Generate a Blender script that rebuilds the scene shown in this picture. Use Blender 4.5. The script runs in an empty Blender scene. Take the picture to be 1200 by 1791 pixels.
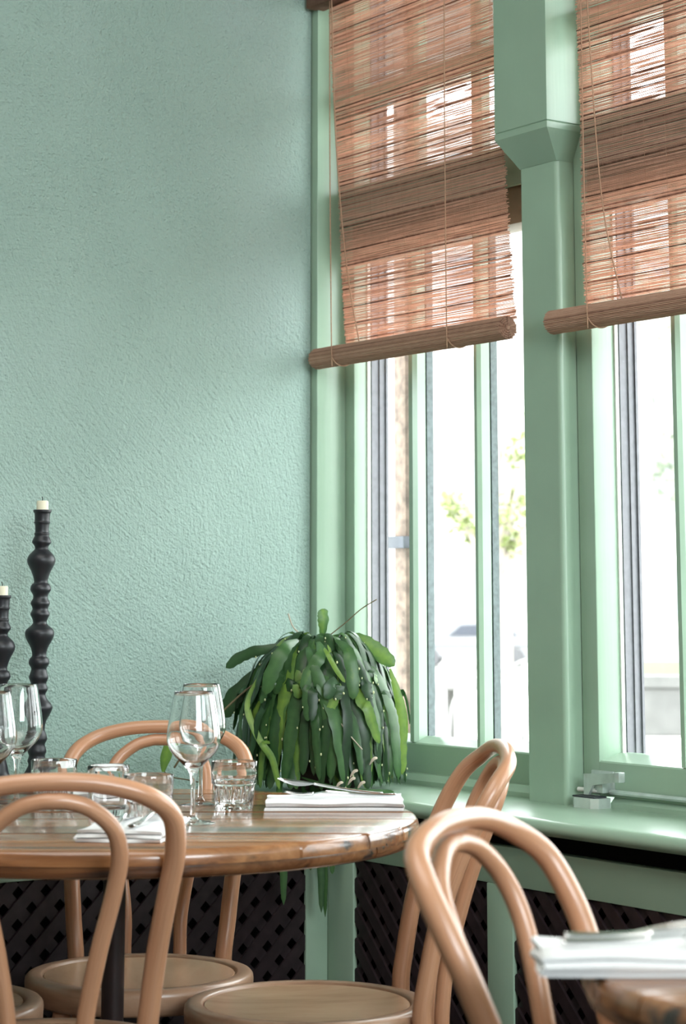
import bpy, bmesh, math, random
from mathutils import Vector, Matrix
PI = math.pi
SC = bpy.context.scene
COL = SC.collection
random.seed(7)

# ------------------------------------------------------------------ camera
# room axes: X runs along the window wall away from the left wall, -Y runs from the window wall into the room
F_PX = 3655.0
PITCH = math.radians(9.0)
cam_d = bpy.data.cameras.new('camera')
cam = bpy.data.objects.new('camera', cam_d)
COL.objects.link(cam)
cam.location = (4.030, -2.788, 1.115)
fwd = Vector((-0.81915 * math.cos(PITCH), 0.57358 * math.cos(PITCH), math.sin(PITCH)))
cam.rotation_euler = fwd.to_track_quat('-Z', 'Y').to_euler()
cam_d.sensor_fit = 'AUTO'
cam_d.sensor_width = 36.0
cam_d.lens = F_PX / 1791.0 * 36.0
cam_d.shift_y = (471.1 - 895.5) / 1791.0
cam_d.clip_start = 0.05
cam_d.clip_end = 300
cam_d.dof.use_dof = True
cam_d.dof.focus_distance = 4.0
cam_d.dof.aperture_fstop = 6.3
SC.camera = cam

# ------------------------------------------------------------------ exposure, sky, sun, room light
vs = SC.view_settings
vs.view_transform = 'Standard'
vs.look = 'None'
vs.exposure = 0.0
vs.gamma = 1.0
vs.use_curve_mapping = False

world = bpy.data.worlds.new('sky')
SC.world = world
world.use_nodes = True
wn = world.node_tree.nodes
wl = world.node_tree.links
wn.clear()
w_out = wn.new('ShaderNodeOutputWorld')
w_bg = wn.new('ShaderNodeBackground')
w_bg.inputs['Color'].default_value = (0.93, 0.97, 1.0, 1)
w_bg.inputs['Strength'].default_value = 9.5
wl.new(w_bg.outputs[0], w_out.inputs[0])

sun_d = bpy.data.lights.new('sun', 'SUN')
sun_d.energy = 6.0
sun_d.angle = math.radians(2)
sun_d.color = (1.0, 0.95, 0.86)
sun = bpy.data.objects.new('sun', sun_d)
COL.objects.link(sun)
sun.rotation_euler = (Vector((0.25, 0.55, -0.95))).to_track_quat('-Z', 'Y').to_euler()

def area(name, loc, target, sx, sy, power, color):
    d = bpy.data.lights.new(name, 'AREA')
    d.shape = 'RECTANGLE'
    d.size = sx
    d.size_y = sy
    d.energy = power
    d.color = color
    o = bpy.data.objects.new(name, d)
    COL.objects.link(o)
    o.location = loc
    o.rotation_euler = (Vector(target) - Vector(loc)).to_track_quat('-Z', 'Y').to_euler()
    return o
# added area fills, no openings modelled: behind the viewer, overhead, facing the plastered wall
area('fill_back', (2.6, -6.6, 2.3), (1.6, 0, 1.5), 3.4, 1.5, 8, (1.0, 0.92, 0.78))
area('fill_overhead', (2.1, -2.1, 3.19), (2.1, -2.1, 0), 2.4, 1.8, 50, (1.0, 0.97, 0.92))
area('fill_right', (6.6, -1.75, 2.45), (0.0, -0.9, 1.75), 2.4, 1.3, 200, (0.87, 0.96, 1.0))

# ------------------------------------------------------------------ material helpers
def mat(name):
    m = bpy.data.materials.new(name)
    m.use_nodes = True
    nt = m.node_tree
    nt.nodes.clear()
    out = nt.nodes.new('ShaderNodeOutputMaterial')
    return m, nt, out

def N(nt, kind, **kw):
    n = nt.nodes.new(kind)
    for k, v in kw.items():
        if k.startswith('_'):
            setattr(n, k[1:], v)
        else:
            n.inputs[k.replace('__', ' ')].default_value = v
    return n

def L(nt, a, b):
    nt.links.new(a, b)

def ramp(nt, fac, stops):
    r = nt.nodes.new('ShaderNodeValToRGB')
    e = r.color_ramp.elements
    while len(e) < len(stops):
        e.new(0.5)
    for el, (p, c) in zip(e, stops):
        el.position = p
        el.color = (c[0], c[1], c[2], 1)
    L(nt, fac, r.inputs[0])
    return r

def coords(nt, which='Object', scale=(1, 1, 1)):
    tc = nt.nodes.new('ShaderNodeTexCoord')
    mp = nt.nodes.new('ShaderNodeMapping')
    mp.inputs['Scale'].default_value = scale
    L(nt, tc.outputs[which], mp.inputs['Vector'])
    return mp

def bump(nt, height, strength, dist, bsdf, prev=None):
    b = N(nt, 'ShaderNodeBump', Strength=strength, Distance=dist)
    L(nt, height, b.inputs['Height'])
    if prev is not None:
        L(nt, prev, b.inputs['Normal'])
    L(nt, b.outputs[0], bsdf.inputs['Normal'])
    return b

def plain(name, color, rough=0.5, metallic=0.0, noise=0.0, nscale=20, bump_s=0.0, spec=0.5, coat=0.0):
    m, nt, out = mat(name)
    b = N(nt, 'ShaderNodeBsdfPrincipled', Roughness=rough, Metallic=metallic)
    b.inputs['Specular IOR Level'].default_value = spec
    b.inputs['Coat Weight'].default_value = coat
    b.inputs['Coat Roughness'].default_value = 0.1
    mp = coords(nt)
    nz = N(nt, 'ShaderNodeTexNoise', Scale=nscale, Detail=4.0)
    L(nt, mp.outputs[0], nz.inputs['Vector'])
    lo = tuple(c * (1 - noise) for c in color)
    hi = tuple(min(1, c * (1 + noise)) for c in color)
    r = ramp(nt, nz.outputs['Fac'], [(0.3, lo), (0.7, hi)])
    L(nt, r.outputs[0], b.inputs['Base Color'])
    if bump_s:
        bump(nt, nz.outputs['Fac'], bump_s, 0.002, b)
    L(nt, b.outputs[0], out.inputs[0])
    return m

def paint(name, color, rough=0.28):
    """brushed gloss paint on timber: faint brush lines and grime"""
    m, nt, out = mat(name)
    b = N(nt, 'ShaderNodeBsdfPrincipled', Roughness=rough)
    mp = coords(nt, 'Object', (6, 6, 6))
    nz = N(nt, 'ShaderNodeTexNoise', Scale=1.2, Detail=5.0)
    L(nt, mp.outputs[0], nz.inputs['Vector'])
    r = ramp(nt, nz.outputs['Fac'], [(0.3, tuple(c * 0.93 for c in color)), (0.7, tuple(c * 1.05 for c in color))])
    L(nt, r.outputs[0], b.inputs['Base Color'])
    mp2 = coords(nt, 'Object', (160, 160, 8))
    n2 = N(nt, 'ShaderNodeTexNoise', Scale=1.0, Detail=3.0)
    L(nt, mp2.outputs[0], n2.inputs['Vector'])
    bump(nt, n2.outputs['Fac'], 0.12, 0.002, b)
    L(nt, b.outputs[0], out.inputs[0])
    return m

def plaster(name):
    m, nt, out = mat(name)
    b = N(nt, 'ShaderNodeBsdfPrincipled', Roughness=0.6)
    b.inputs['Specular IOR Level'].default_value = 0.35
    tc = nt.nodes.new('ShaderNodeTexCoord')
    P = tc.outputs['Object']
    big = N(nt, 'ShaderNodeTexNoise', Scale=1.3, Detail=3.0, Roughness=0.55)
    L(nt, P, big.inputs['Vector'])
    r = ramp(nt, big.outputs['Fac'], [(0.28, (0.355, 0.49, 0.435)), (0.5, (0.40, 0.54, 0.48)), (0.72, (0.45, 0.585, 0.55))])
    L(nt, r.outputs[0], b.inputs['Base Color'])
    # sweeping trowel arcs round a few centres (Y, Z on the wall)
    strokes = None
    for (cy, cz, w) in ((-0.75, 1.25, 1.0), (-1.15, 1.75, 0.8), (0.15, 2.2, 0.7)):
        sub = nt.nodes.new('ShaderNodeVectorMath')
        sub.operation = 'SUBTRACT'
        sub.inputs[1].default_value = (0, cy, cz)
        L(nt, P, sub.inputs[0])
        ln = nt.nodes.new('ShaderNodeVectorMath')
        ln.operation = 'LENGTH'
        L(nt, sub.outputs[0], ln.inputs[0])
        sx = nt.nodes.new('ShaderNodeSeparateXYZ')
        L(nt, sub.outputs[0], sx.inputs[0])
        at = nt.nodes.new('ShaderNodeMath')
        at.operation = 'ARCTAN2'
        L(nt, sx.outputs['Z'], at.inputs[0])
        L(nt, sx.outputs['Y'], at.inputs[1])
        cb = nt.nodes.new('ShaderNodeCombineXYZ')
        m1 = N(nt, 'ShaderNodeMath', _operation='MULTIPLY')
        m1.inputs[1].default_value = 140
        L(nt, ln.outputs['Value'], m1.inputs[0])
        m2 = N(nt, 'ShaderNodeMath', _operation='MULTIPLY')
        m2.inputs[1].default_value = 7
        L(nt, at.outputs[0], m2.inputs[0])
        L(nt, m1.outputs[0], cb.inputs[0])
        L(nt, m2.outputs[0], cb.inputs[1])
        nz = N(nt, 'ShaderNodeTexNoise', Scale=1.0, Detail=4.0, Roughness=0.6)
        L(nt, cb.outputs[0], nz.inputs['Vector'])
        # only in patches
        mk = N(nt, 'ShaderNodeTexNoise', Scale=2.2, Detail=2.0)
        off = N(nt, 'ShaderNodeVectorMath', _operation='ADD')
        off.inputs[1].default_value = (cy * 7, cz * 5, 3)
        L(nt, P, off.inputs[0])
        L(nt, off.outputs[0], mk.inputs['Vector'])
        mr = N(nt, 'ShaderNodeMapRange')
        mr.inputs['From Min'].default_value = 0.42
        mr.inputs['From Max'].default_value = 0.62
        L(nt, mk.outputs['Fac'], mr.inputs['Value'])
        mu = N(nt, 'ShaderNodeMath', _operation='MULTIPLY')
        L(nt, nz.outputs['Fac'], mu.inputs[0])
        L(nt, mr.outputs[0], mu.inputs[1])
        if strokes is None:
            strokes = mu.outputs[0]
        else:
            ad = N(nt, 'ShaderNodeMath', _operation='ADD')
            L(nt, strokes, ad.inputs[0])
            L(nt, mu.outputs[0], ad.inputs[1])
            strokes = ad.outputs[0]
    g1 = N(nt, 'ShaderNodeTexNoise', Scale=210.0, Detail=5.0, Roughness=0.62)
    L(nt, P, g1.inputs['Vector'])
    g2 = N(nt, 'ShaderNodeTexNoise', Scale=100.0, Detail=3.0, Roughness=0.5)
    L(nt, P, g2.inputs['Vector'])
    v1 = N(nt, 'ShaderNodeTexVoronoi', Scale=170.0)
    L(nt, P, v1.inputs['Vector'])
    s1 = N(nt, 'ShaderNodeMath', _operation='MULTIPLY_ADD')
    s1.inputs[1].default_value = 0.9
    L(nt, g1.outputs['Fac'], s1.inputs[0])
    L(nt, g2.outputs['Fac'], s1.inputs[2])
    s2 = N(nt, 'ShaderNodeMath', _operation='MULTIPLY_ADD')
    s2.inputs[1].default_value = 1.0
    L(nt, strokes, s2.inputs[0])
    L(nt, s1.outputs[0], s2.inputs[2])
    s3 = N(nt, 'ShaderNodeMath', _operation='MULTIPLY_ADD')
    s3.inputs[1].default_value = 0.35
    L(nt, v1.outputs['Distance'], s3.inputs[0])
    L(nt, s2.outputs[0], s3.inputs[2])
    bump(nt, s3.outputs[0], 1.0, 0.0075, b)
    L(nt, b.outputs[0], out.inputs[0])
    return m

def bentwood(name, c1, c2, c3, rough=0.35, uv=True, scale=(9, 1.1, 1)):
    m, nt, out = mat(name)
    b = N(nt, 'ShaderNodeBsdfPrincipled', Roughness=rough)
    b.inputs['Coat Weight'].default_value = 0.25
    b.inputs['Coat Roughness'].default_value = 0.25
    mp = coords(nt, 'UV' if uv else 'Object', scale)
    nz = N(nt, 'ShaderNodeTexNoise', Scale=6.0, Detail=7.0, Roughness=0.62, Distortion=0.6)
    L(nt, mp.outputs[0], nz.inputs['Vector'])
    r = ramp(nt, nz.outputs['Fac'], [(0.28, c1), (0.5, c2), (0.75, c3)])
    L(nt, r.outputs[0], b.inputs['Base Color'])
    n2 = N(nt, 'ShaderNodeTexNoise', Scale=30.0, Detail=3.0)
    L(nt, mp.outputs[0], n2.inputs['Vector'])
    bump(nt, n2.outputs['Fac'], 0.08, 0.001, b)
    L(nt, b.outputs[0], out.inputs[0])
    return m

def glass(name, color=(1, 1, 1), ior=1.48, rough=0.0):
    m, nt, out = mat(name)
    g = N(nt, 'ShaderNodeBsdfPrincipled', Roughness=rough, IOR=ior)
    g.inputs['Base Color'].default_value = (*color, 1)
    g.inputs['Transmission Weight'].default_value = 1.0
    L(nt, g.outputs[0], out.inputs[0])
    return m

def pane_glass(name):
    """thin window pane: passes light straight through, mirrors a little, slightly dusty"""
    m, nt, out = mat(name)
    tr = N(nt, 'ShaderNodeBsdfTransparent')
    tr.inputs[0].default_value = (0.97, 0.985, 0.975, 1)
    gl = N(nt, 'ShaderNodeBsdfGlossy', Roughness=0.02)
    fr = N(nt, 'ShaderNodeFresnel', IOR=1.25)
    mx = nt.nodes.new('ShaderNodeMixShader')
    ge = nt.nodes.new('ShaderNodeNewGeometry')      # reflect on the outer skin only, not inside the thin pane
    fb = N(nt, 'ShaderNodeMath', _operation='SUBTRACT')
    fb.inputs[0].default_value = 1.0
    L(nt, ge.outputs['Backfacing'], fb.inputs[1])
    fm = N(nt, 'ShaderNodeMath', _operation='MULTIPLY')
    L(nt, fr.outputs[0], fm.inputs[0])
    L(nt, fb.outputs[0], fm.inputs[1])
    L(nt, fm.outputs[0], mx.inputs[0])
    L(nt, tr.outputs[0], mx.inputs[1])
    L(nt, gl.outputs[0], mx.inputs[2])
    df = N(nt, 'ShaderNodeBsdfDiffuse')
    df.inputs[0].default_value = (0.8, 0.8, 0.78, 1)
    mp = coords(nt, 'Object', (40, 40, 14))
    nz = N(nt, 'ShaderNodeTexNoise', Scale=1.0, Detail=8.0, Roughness=0.8)
    L(nt, mp.outputs[0], nz.inputs['Vector'])
    mr = N(nt, 'ShaderNodeMapRange')
    mr.inputs['From Min'].default_value = 0.5
    mr.inputs['From Max'].default_value = 0.8
    mr.inputs['To Max'].default_value = 0.10
    L(nt, nz.outputs['Fac'], mr.inputs['Value'])
    mx2 = nt.nodes.new('ShaderNodeMixShader')
    L(nt, mr.outputs[0], mx2.inputs[0])
    L(nt, mx.outputs[0], mx2.inputs[1])
    L(nt, df.outputs[0], mx2.inputs[2])
    L(nt, mx2.outputs[0], out.inputs[0])
    return m

def tinted(name, stops, rough=0.6, trans=0.5, spec=0.3):
    """colour from the mesh's own 'tint' attribute, partly translucent (reeds, leaves)"""
    m, nt, out = mat(name)
    at = nt.nodes.new('ShaderNodeAttribute')
    at.attribute_name = 'tint'
    mp = coords(nt, 'Object', (30, 30, 30))
    nz = N(nt, 'ShaderNodeTexNoise', Scale=2.0, Detail=3.0)
    L(nt, mp.outputs[0], nz.inputs['Vector'])
    ad = N(nt, 'ShaderNodeMath', _operation='MULTIPLY_ADD')
    ad.inputs[1].default_value = 0.35
    ad.inputs[2].default_value = -0.17
    L(nt, nz.outputs['Fac'], ad.inputs[0])
    a2 = N(nt, 'ShaderNodeMath', _operation='ADD')
    L(nt, ad.outputs[0], a2.inputs[0])
    L(nt, at.outputs['Fac'], a2.inputs[1])
    r = ramp(nt, a2.outputs[0], stops)
    b = N(nt, 'ShaderNodeBsdfPrincipled', Roughness=rough)
    b.inputs['Specular IOR Level'].default_value = spec
    L(nt, r.outputs[0], b.inputs['Base Color'])
    t = N(nt, 'ShaderNodeBsdfTranslucent')
    L(nt, r.outputs[0], t.inputs[0])
    mx = N(nt, 'ShaderNodeMixShader')
    mx.inputs[0].default_value = trans
    L(nt, b.outputs[0], mx.inputs[1])
    L(nt, t.outputs[0], mx.inputs[2])
    L(nt, mx.outputs[0], out.inputs[0])
    return m

def table_wood(name):
    m, nt, out = mat(name)
    b = N(nt, 'ShaderNodeBsdfPrincipled', Roughness=0.24)
    b.inputs['Coat Weight'].default_value = 0.5
    b.inputs['Coat Roughness'].default_value = 0.12
    mp = coords(nt, 'Object', (2.2, 26, 26))
    nz = N(nt, 'ShaderNodeTexNoise', Scale=1.5, Detail=8.0, Roughness=0.6, Distortion=0.5)
    L(nt, mp.outputs[0], nz.inputs['Vector'])
    r = ramp(nt, nz.outputs['Fac'], [(0.25, (0.085, 0.033, 0.015)), (0.45, (0.25, 0.108, 0.046)), (0.62, (0.35, 0.165, 0.073)), (0.8, (0.46, 0.245, 0.118))])
    at = nt.nodes.new('ShaderNodeAttribute')
    at.attribute_name = 'tint'
    mx = N(nt, 'ShaderNodeMix')
    mx.data_type = 'RGBA'
    mx.blend_type = 'MULTIPLY'
    mx.inputs[0].default_value = 1.0
    tr = ramp(nt, at.outputs['Fac'], [(0.0, (0.55, 0.5, 0.47)), (1.0, (1.15, 1.1, 1.02))])
    L(nt, r.outputs[0], mx.inputs[6])
    L(nt, tr.outputs[0], mx.inputs[7])
    # dark weathered streaks
    mp2 = coords(nt, 'Object', (1.3, 16, 16))
    n2 = N(nt, 'ShaderNodeTexNoise', Scale=1.7, Detail=3.0)
    L(nt, mp2.outputs[0], n2.inputs['Vector'])
    st = ramp(nt, n2.outputs['Fac'], [(0.56, (0, 0, 0)), (0.66, (1, 1, 1))])
    m3 = N(nt, 'ShaderNodeMix')
    m3.data_type = 'RGBA'
    m3.inputs[7].default_value = (0.045, 0.028, 0.022, 1)
    L(nt, st.outputs[0], m3.inputs[0])
    L(nt, mx.outputs[2], m3.inputs[6])
    L(nt, m3.outputs[2], b.inputs['Base Color'])
    bump(nt, nz.outputs['Fac'], 0.12, 0.002, b)
    L(nt, b.outputs[0], out.inputs[0])
    return m

M = {}
MINT = (0.30, 0.42, 0.315)
M['plaster'] = plaster('mint_plaster')
M['paint'] = paint('mint_gloss_paint', MINT)
M['ceiling'] = plain('ceiling_white', (0.75, 0.76, 0.72), 0.8)
M['back'] = plain('back_wall_paint', (0.16, 0.17, 0.14), 0.8, noise=0.05)
M['floor'] = bentwood('dark_floor_boards', (0.02, 0.011, 0.008), (0.032, 0.018, 0.012), (0.05, 0.028, 0.018), 0.45, uv=False, scale=(1.5, 14, 1))
M['alu'] = plain('grey_aluminium', (0.15, 0.15, 0.17), 0.45, metallic=0.0, noise=0.15, nscale=60)
M['rust'] = plain('weathered_brown_post', (0.15, 0.108, 0.085), 0.8, noise=0.45, nscale=40, bump_s=0.5)
M['iron'] = plain('dark_iron', (0.06, 0.065, 0.075), 0.5, metallic=0.6, noise=0.3)
M['alu_blue'] = plain('weathered_outer_bar', (0.11, 0.14, 0.145), 0.6, noise=0.25, nscale=90)
M['pane'] = pane_glass('window_glass')
M['transom'] = plain('transom_timber', (0.17, 0.14, 0.09), 0.5, noise=0.12)
M['reed'] = tinted('woven_reed', [(0.0, (0.18, 0.09, 0.065)), (0.25, (0.58, 0.365, 0.28)), (0.65, (0.80, 0.555, 0.45)), (1.0, (0.86, 0.66, 0.54))], 0.75, 0.58, 0.2)
M['roll'] = tinted('rolled_reed', [(0.0, (0.20, 0.105, 0.075)), (0.4, (0.42, 0.245, 0.175)), (1.0, (0.60, 0.39, 0.29))], 0.75, 0.1, 0.2)
M['cord'] = plain('tan_cord', (0.42, 0.25, 0.16), 0.8, noise=0.2, nscale=300)
M['leaf'] = tinted('cactus_leaf', [(0.0, (0.012, 0.038, 0.012)), (0.35, (0.030, 0.085, 0.026)), (0.7, (0.07, 0.165, 0.05)), (1.0, (0.22, 0.36, 0.06))], 0.36, 0.22, 0.5)
M['bud'] = plain('pale_bud', (0.72, 0.74, 0.42), 0.6)
M['stem'] = plain('dry_stem', (0.13, 0.10, 0.05), 0.8, noise=0.3)
M['dry'] = plain('dry_leaf', (0.55, 0.46, 0.36), 0.8, noise=0.25)
M['pot'] = plain('dark_terracotta', (0.05, 0.035, 0.028), 0.85, noise=0.2)
M['soil'] = plain('potting_soil', (0.02, 0.014, 0.01), 0.95, noise=0.4, nscale=80)
M['black'] = plain('black_lacquer', (0.012, 0.012, 0.016), 0.42, noise=0.15, spec=0.5)
M['wax'] = plain('cream_wax', (0.82, 0.76, 0.58), 0.5)
M['wick'] = plain('burnt_wick', (0.02, 0.018, 0.016), 0.9)
M['chair'] = bentwood('steamed_beech', (0.42, 0.20, 0.108), (0.51, 0.255, 0.143), (0.58, 0.315, 0.19), 0.28)
M['seat'] = bentwood('seat_veneer', (0.40, 0.225, 0.128), (0.55, 0.335, 0.20), (0.64, 0.42, 0.265), 0.24, uv=False, scale=(2.2, 0.55, 2.2))
M['seat_ring'] = bentwood('seat_ring_beech', (0.33, 0.185, 0.11), (0.43, 0.25, 0.155), (0.51, 0.32, 0.21), 0.32, uv=False, scale=(1.5, 1.5, 7))
M['table'] = table_wood('varnished_reclaimed_boards')
M['post_steel'] = plain('dark_steel', (0.03, 0.018, 0.018), 0.4, metallic=0.4, noise=0.2)
M['lattice'] = plain('dark_stained_lattice', (0.020, 0.011, 0.013), 0.45, noise=0.35, nscale=40, bump_s=0.3)
M['cavity_shade'] = plain('painted_cavity_shade', (0.006, 0.005, 0.005), 0.9)  # near-black tone in place of the deep shade inside the covers
M['linen'] = plain('white_linen', (0.80, 0.80, 0.80), 0.85, noise=0.03, nscale=300, bump_s=0.2)
M['steel'] = plain('polished_steel', (0.78, 0.78, 0.79), 0.12, metallic=1.0)
M['glass'] = glass('clear_glass')
M['zinc'] = plain('grey_zinc', (0.60, 0.66, 0.63), 0.32, metallic=0.5, noise=0.2)
M['paving'] = plain('pale_paving', (0.42, 0.41, 0.39), 0.9, noise=0.06, nscale=3)
M['lawn'] = plain('lawn_green', (0.05, 0.12, 0.02), 0.9, noise=0.3, nscale=30)
M['concrete'] = plain('planter_concrete', (0.12, 0.12, 0.115), 0.9, noise=0.12, nscale=6)
M['facade'] = plain('pale_render', (0.34, 0.33, 0.32), 0.9, noise=0.04, nscale=2)
M['facade_glass'] = plain('facade_windows', (0.17, 0.18, 0.195), 0.3)
M['eave'] = plain('eave_boards', (0.10, 0.08, 0.065), 0.8, noise=0.2)
M['car'] = plain('pale_car_paint', (0.19, 0.19, 0.20), 0.3, coat=0.5)
M['car_glass'] = plain('car_windows', (0.03, 0.035, 0.05), 0.2)
M['tyre'] = plain('tyre_rubber', (0.08, 0.08, 0.085), 0.8)
M['tree_leaf'] = tinted('tree_leaf', [(0.0, (0.13, 0.17, 0.05)), (0.5, (0.26, 0.30, 0.13)), (1.0, (0.55, 0.55, 0.36))], 0.6, 0.45, 0.2)
M['blossom'] = tinted('pale_tree_leaf', [(0.0, (0.16, 0.19, 0.14)), (1.0, (0.36, 0.38, 0.32))], 0.6, 0.45, 0.2)
M['bark'] = plain('tree_bark', (0.30, 0.26, 0.22), 0.9, noise=0.2)
M['street_metal'] = plain('terrace_furniture_metal', (0.09, 0.085, 0.08), 0.5)
M['street_white'] = plain('terrace_furniture_white', (0.22, 0.215, 0.21), 0.6)

# ------------------------------------------------------------------ object helpers
def finish(name, bm, m, parent=None, smooth=False, loc=None, auto=None):
    me = bpy.data.meshes.new(name)
    bmesh.ops.recalc_face_normals(bm, faces=bm.faces[:])
    if parent is not None and loc is None and parent.get('_base'):
        off = Vector(parent['_base'])
        bmesh.ops.translate(bm, verts=bm.verts[:], vec=-off)
    if smooth:
        for f in bm.faces:
            f.smooth = True
        if auto is not None:
            ca = math.cos(math.radians(auto))
            for e in bm.edges:
                if len(e.link_faces) == 2 and e.link_faces[0].normal.dot(e.link_faces[1].normal) < ca:
                    e.smooth = False
    bm.to_mesh(me)
    bm.free()
    me.materials.append(m)
    o = bpy.data.objects.new(name, me)
    COL.objects.link(o)
    if parent is not None:
        o.parent = parent
    if loc is not None:
        o.location = loc
    return o

def tag(o, label=None, cat=None, group=None, kind=None):
    if label: o['label'] = label
    if cat: o['category'] = cat
    if group: o['group'] = group
    if kind: o['kind'] = kind
    return o

def thing(name, label, cat, loc=(0, 0, 0), rz=0.0, group=None, world=False):
    """an Empty at the base; world=True means its parts are modelled in room coordinates"""
    o = bpy.data.objects.new(name, None)
    COL.objects.link(o)
    o.location = loc
    o.rotation_euler = (0, 0, rz)
    o.empty_display_size = 0.05
    if world:
        o['_base'] = tuple(loc)
    return tag(o, label, cat, group)

def struct(name, loc=(0, 0, 0), label=None):
    o = thing(name, label, None, loc, world=True)
    o['kind'] = 'structure'
    return o

def box(bm, a0, a1, b0, b1, z0, z1, bevel=0.0, seg=2):
    """box by room measures: a along the window wall, b out from it, z up"""
    r = bmesh.ops.create_cube(bm, size=1.0)
    vs_ = r['verts']
    for v in vs_:
        v.co = Vector(((a0 + a1) / 2 + v.co.x * (a1 - a0), -(b0 + b1) / 2 + v.co.y * (b1 - b0), (z0 + z1) / 2 + v.co.z * (z1 - z0)))
    if bevel > 0:
        es = list({e for v in vs_ for e in v.link_edges})
        bmesh.ops.bevel(bm, geom=es, offset=bevel, segments=seg, affect='EDGES', profile=0.5)

def boxo(name, m, parent, *dims, bevel=0.0, seg=2):
    bm = bmesh.new()
    box(bm, *dims, bevel=bevel, seg=seg)
    return finish(name, bm, m, parent, smooth=bevel > 0, auto=40 if bevel > 0 else None)

def prism(bm, poly, axis, t0, t1):
    """extrude polygon (list of 2-tuples) along axis: 'z' -> (x,y), 'x' -> (y,z), 'y' -> (x,z)"""
    def P(p, t):
        return {'z': (p[0], p[1], t), 'x': (t, p[0], p[1]), 'y': (p[0], t, p[1])}[axis]
    lo = [bm.verts.new(P(p, t0)) for p in poly]
    hi = [bm.verts.new(P(p, t1)) for p in poly]
    n = len(poly)
    bm.faces.new(lo[::-1])
    bm.faces.new(hi)
    for i in range(n):
        bm.faces.new((lo[i], lo[(i + 1) % n], hi[(i + 1) % n], hi[i]))
    return lo + hi

def lathe(bm, prof, seg=32, center=(0, 0), rfun=None, close=False):
    """revolve (r, z) profile round z; close=True joins last ring to the first"""
    rings = []
    for (r, z) in prof:
        if r < 1e-6:
            rings.append([bm.verts.new((center[0], center[1], z))])
        else:
            ring = []
            for i in range(seg):
                t = 2 * PI * i / seg
                rr = r * (rfun(t, z, r) if rfun else 1)
                ring.append(bm.verts.new((center[0] + rr * math.cos(t), center[1] + rr * math.sin(t), z)))
            rings.append(ring)
    pairs = list(zip(rings[:-1], rings[1:]))
    if close:
        pairs.append((rings[-1], rings[0]))
    for A, B in pairs:
        if len(A) == 1 and len(B) == 1:
            continue
        for i in range(seg):
            j = (i + 1) % seg
            if len(A) == 1:
                bm.faces.new((A[0], B[i], B[j]))
            elif len(B) == 1:
                bm.faces.new((A[i], B[0], A[j]))
            else:
                bm.faces.new((A[i], B[i], B[j], A[j]))

def smooth_path(pts, sub=6):
    """Catmull-Rom through tuples of any length"""
    out = []
    n = len(pts)
    for i in range(n - 1):
        p0 = pts[max(i - 1, 0)]
        p1 = pts[i]
        p2 = pts[i + 1]
        p3 = pts[min(i + 2, n - 1)]
        for k in range(sub):
            t = k / sub
            out.append(tuple(0.5 * ((2 * b) + (-a + c) * t + (2 * a - 5 * b + 4 * c - d) * t * t + (-a + 3 * b - 3 * c + d) * t ** 3)
                             for a, b, c, d in zip(p0, p1, p2, p3)))
    out.append(tuple(pts[-1]))
    return out

def tube(bm, pts, rad, n=12, caps=True, closed=False):
    """pts list of Vectors, rad a number or list; writes uv (round, along)"""
    pts = [Vector(p) for p in pts]
    if not isinstance(rad, (list, tuple)):
        rad = [rad] * len(pts)
    uvl = bm.loops.layers.uv.verify()
    m = len(pts)
    tang = []
    for i in range(m):
        if closed:
            t = pts[(i + 1) % m] - pts[i - 1]
        else:
            t = pts[min(i + 1, m - 1)] - pts[max(i - 1, 0)]
        tang.append(t.normalized() if t.length > 1e-9 else Vector((0, 0, 1)))
    ref = Vector((0, 0, 1)) if abs(tang[0].z) < 0.9 else Vector((1, 0, 0))
    nrm = (ref - tang[0] * ref.dot(tang[0])).normalized()
    rings = []
    dist = [0.0]
    for i in range(m):
        if i:
            dist.append(dist[-1] + (pts[i] - pts[i - 1]).length)
            nrm = (nrm - tang[i] * nrm.dot(tang[i]))
            nrm = nrm.normalized() if nrm.length > 1e-6 else tang[i].orthogonal().normalized()
        bi = tang[i].cross(nrm)
        rings.append([bm.verts.new(pts[i] + (nrm * math.cos(2 * PI * k / n) + bi * math.sin(2 * PI * k / n)) * rad[i]) for k in range(n)])
    cnt = m if closed else m - 1
    for i in range(cnt):
        j = (i + 1) % m
        for k in range(n):
            l = (k + 1) % n
            f = bm.faces.new((rings[i][k], rings[i][l], rings[j][l], rings[j][k]))
            d1 = dist[j] if j else dist[-1]
            for lp, uv in zip(f.loops, ((k / n, dist[i]), ((k + 1) / n, dist[i]), ((k + 1) / n, d1), (k / n, d1))):
                lp[uvl].uv = uv
    if caps and not closed:
        bm.faces.new(rings[0][::-1])
        bm.faces.new(rings[-1])

def copy_tree(o, parent=None):
    c = o.copy()
    COL.objects.link(c)
    if parent is not None:
        c.parent = parent
    for ch in list(o.children):
        copy_tree(ch, c)
    return c

def settint(o, vals):
    a = o.data.attributes.new('tint', 'FLOAT', 'POINT')
    a.data.foreach_set('value', vals)

def W(a, b, z):
    return Vector((a, -b, z))

# ------------------------------------------------------------------ room shell
def sbox(name, m, *dims):
    o = boxo(name, m, None, *dims)
    o['kind'] = 'structure'
    return o
sbox('wall_left', M['plaster'], -0.15, 0.0, 0.06, 7.0, 0.0, 3.2)
sbox('floor', M['floor'], -0.15, 7.0, -0.25, 7.0, -0.1, 0.0)
sbox('ceiling', M['ceiling'], -0.15, 7.0, -0.25, 7.0, 3.2, 3.35)
sbox('wall_back', M['back'], -0.15, 7.0, 7.0, 7.15, 0.0, 3.2)
sbox('wall_right', M['back'], 7.0, 7.15, -0.25, 7.15, 0.0, 3.2)
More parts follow.
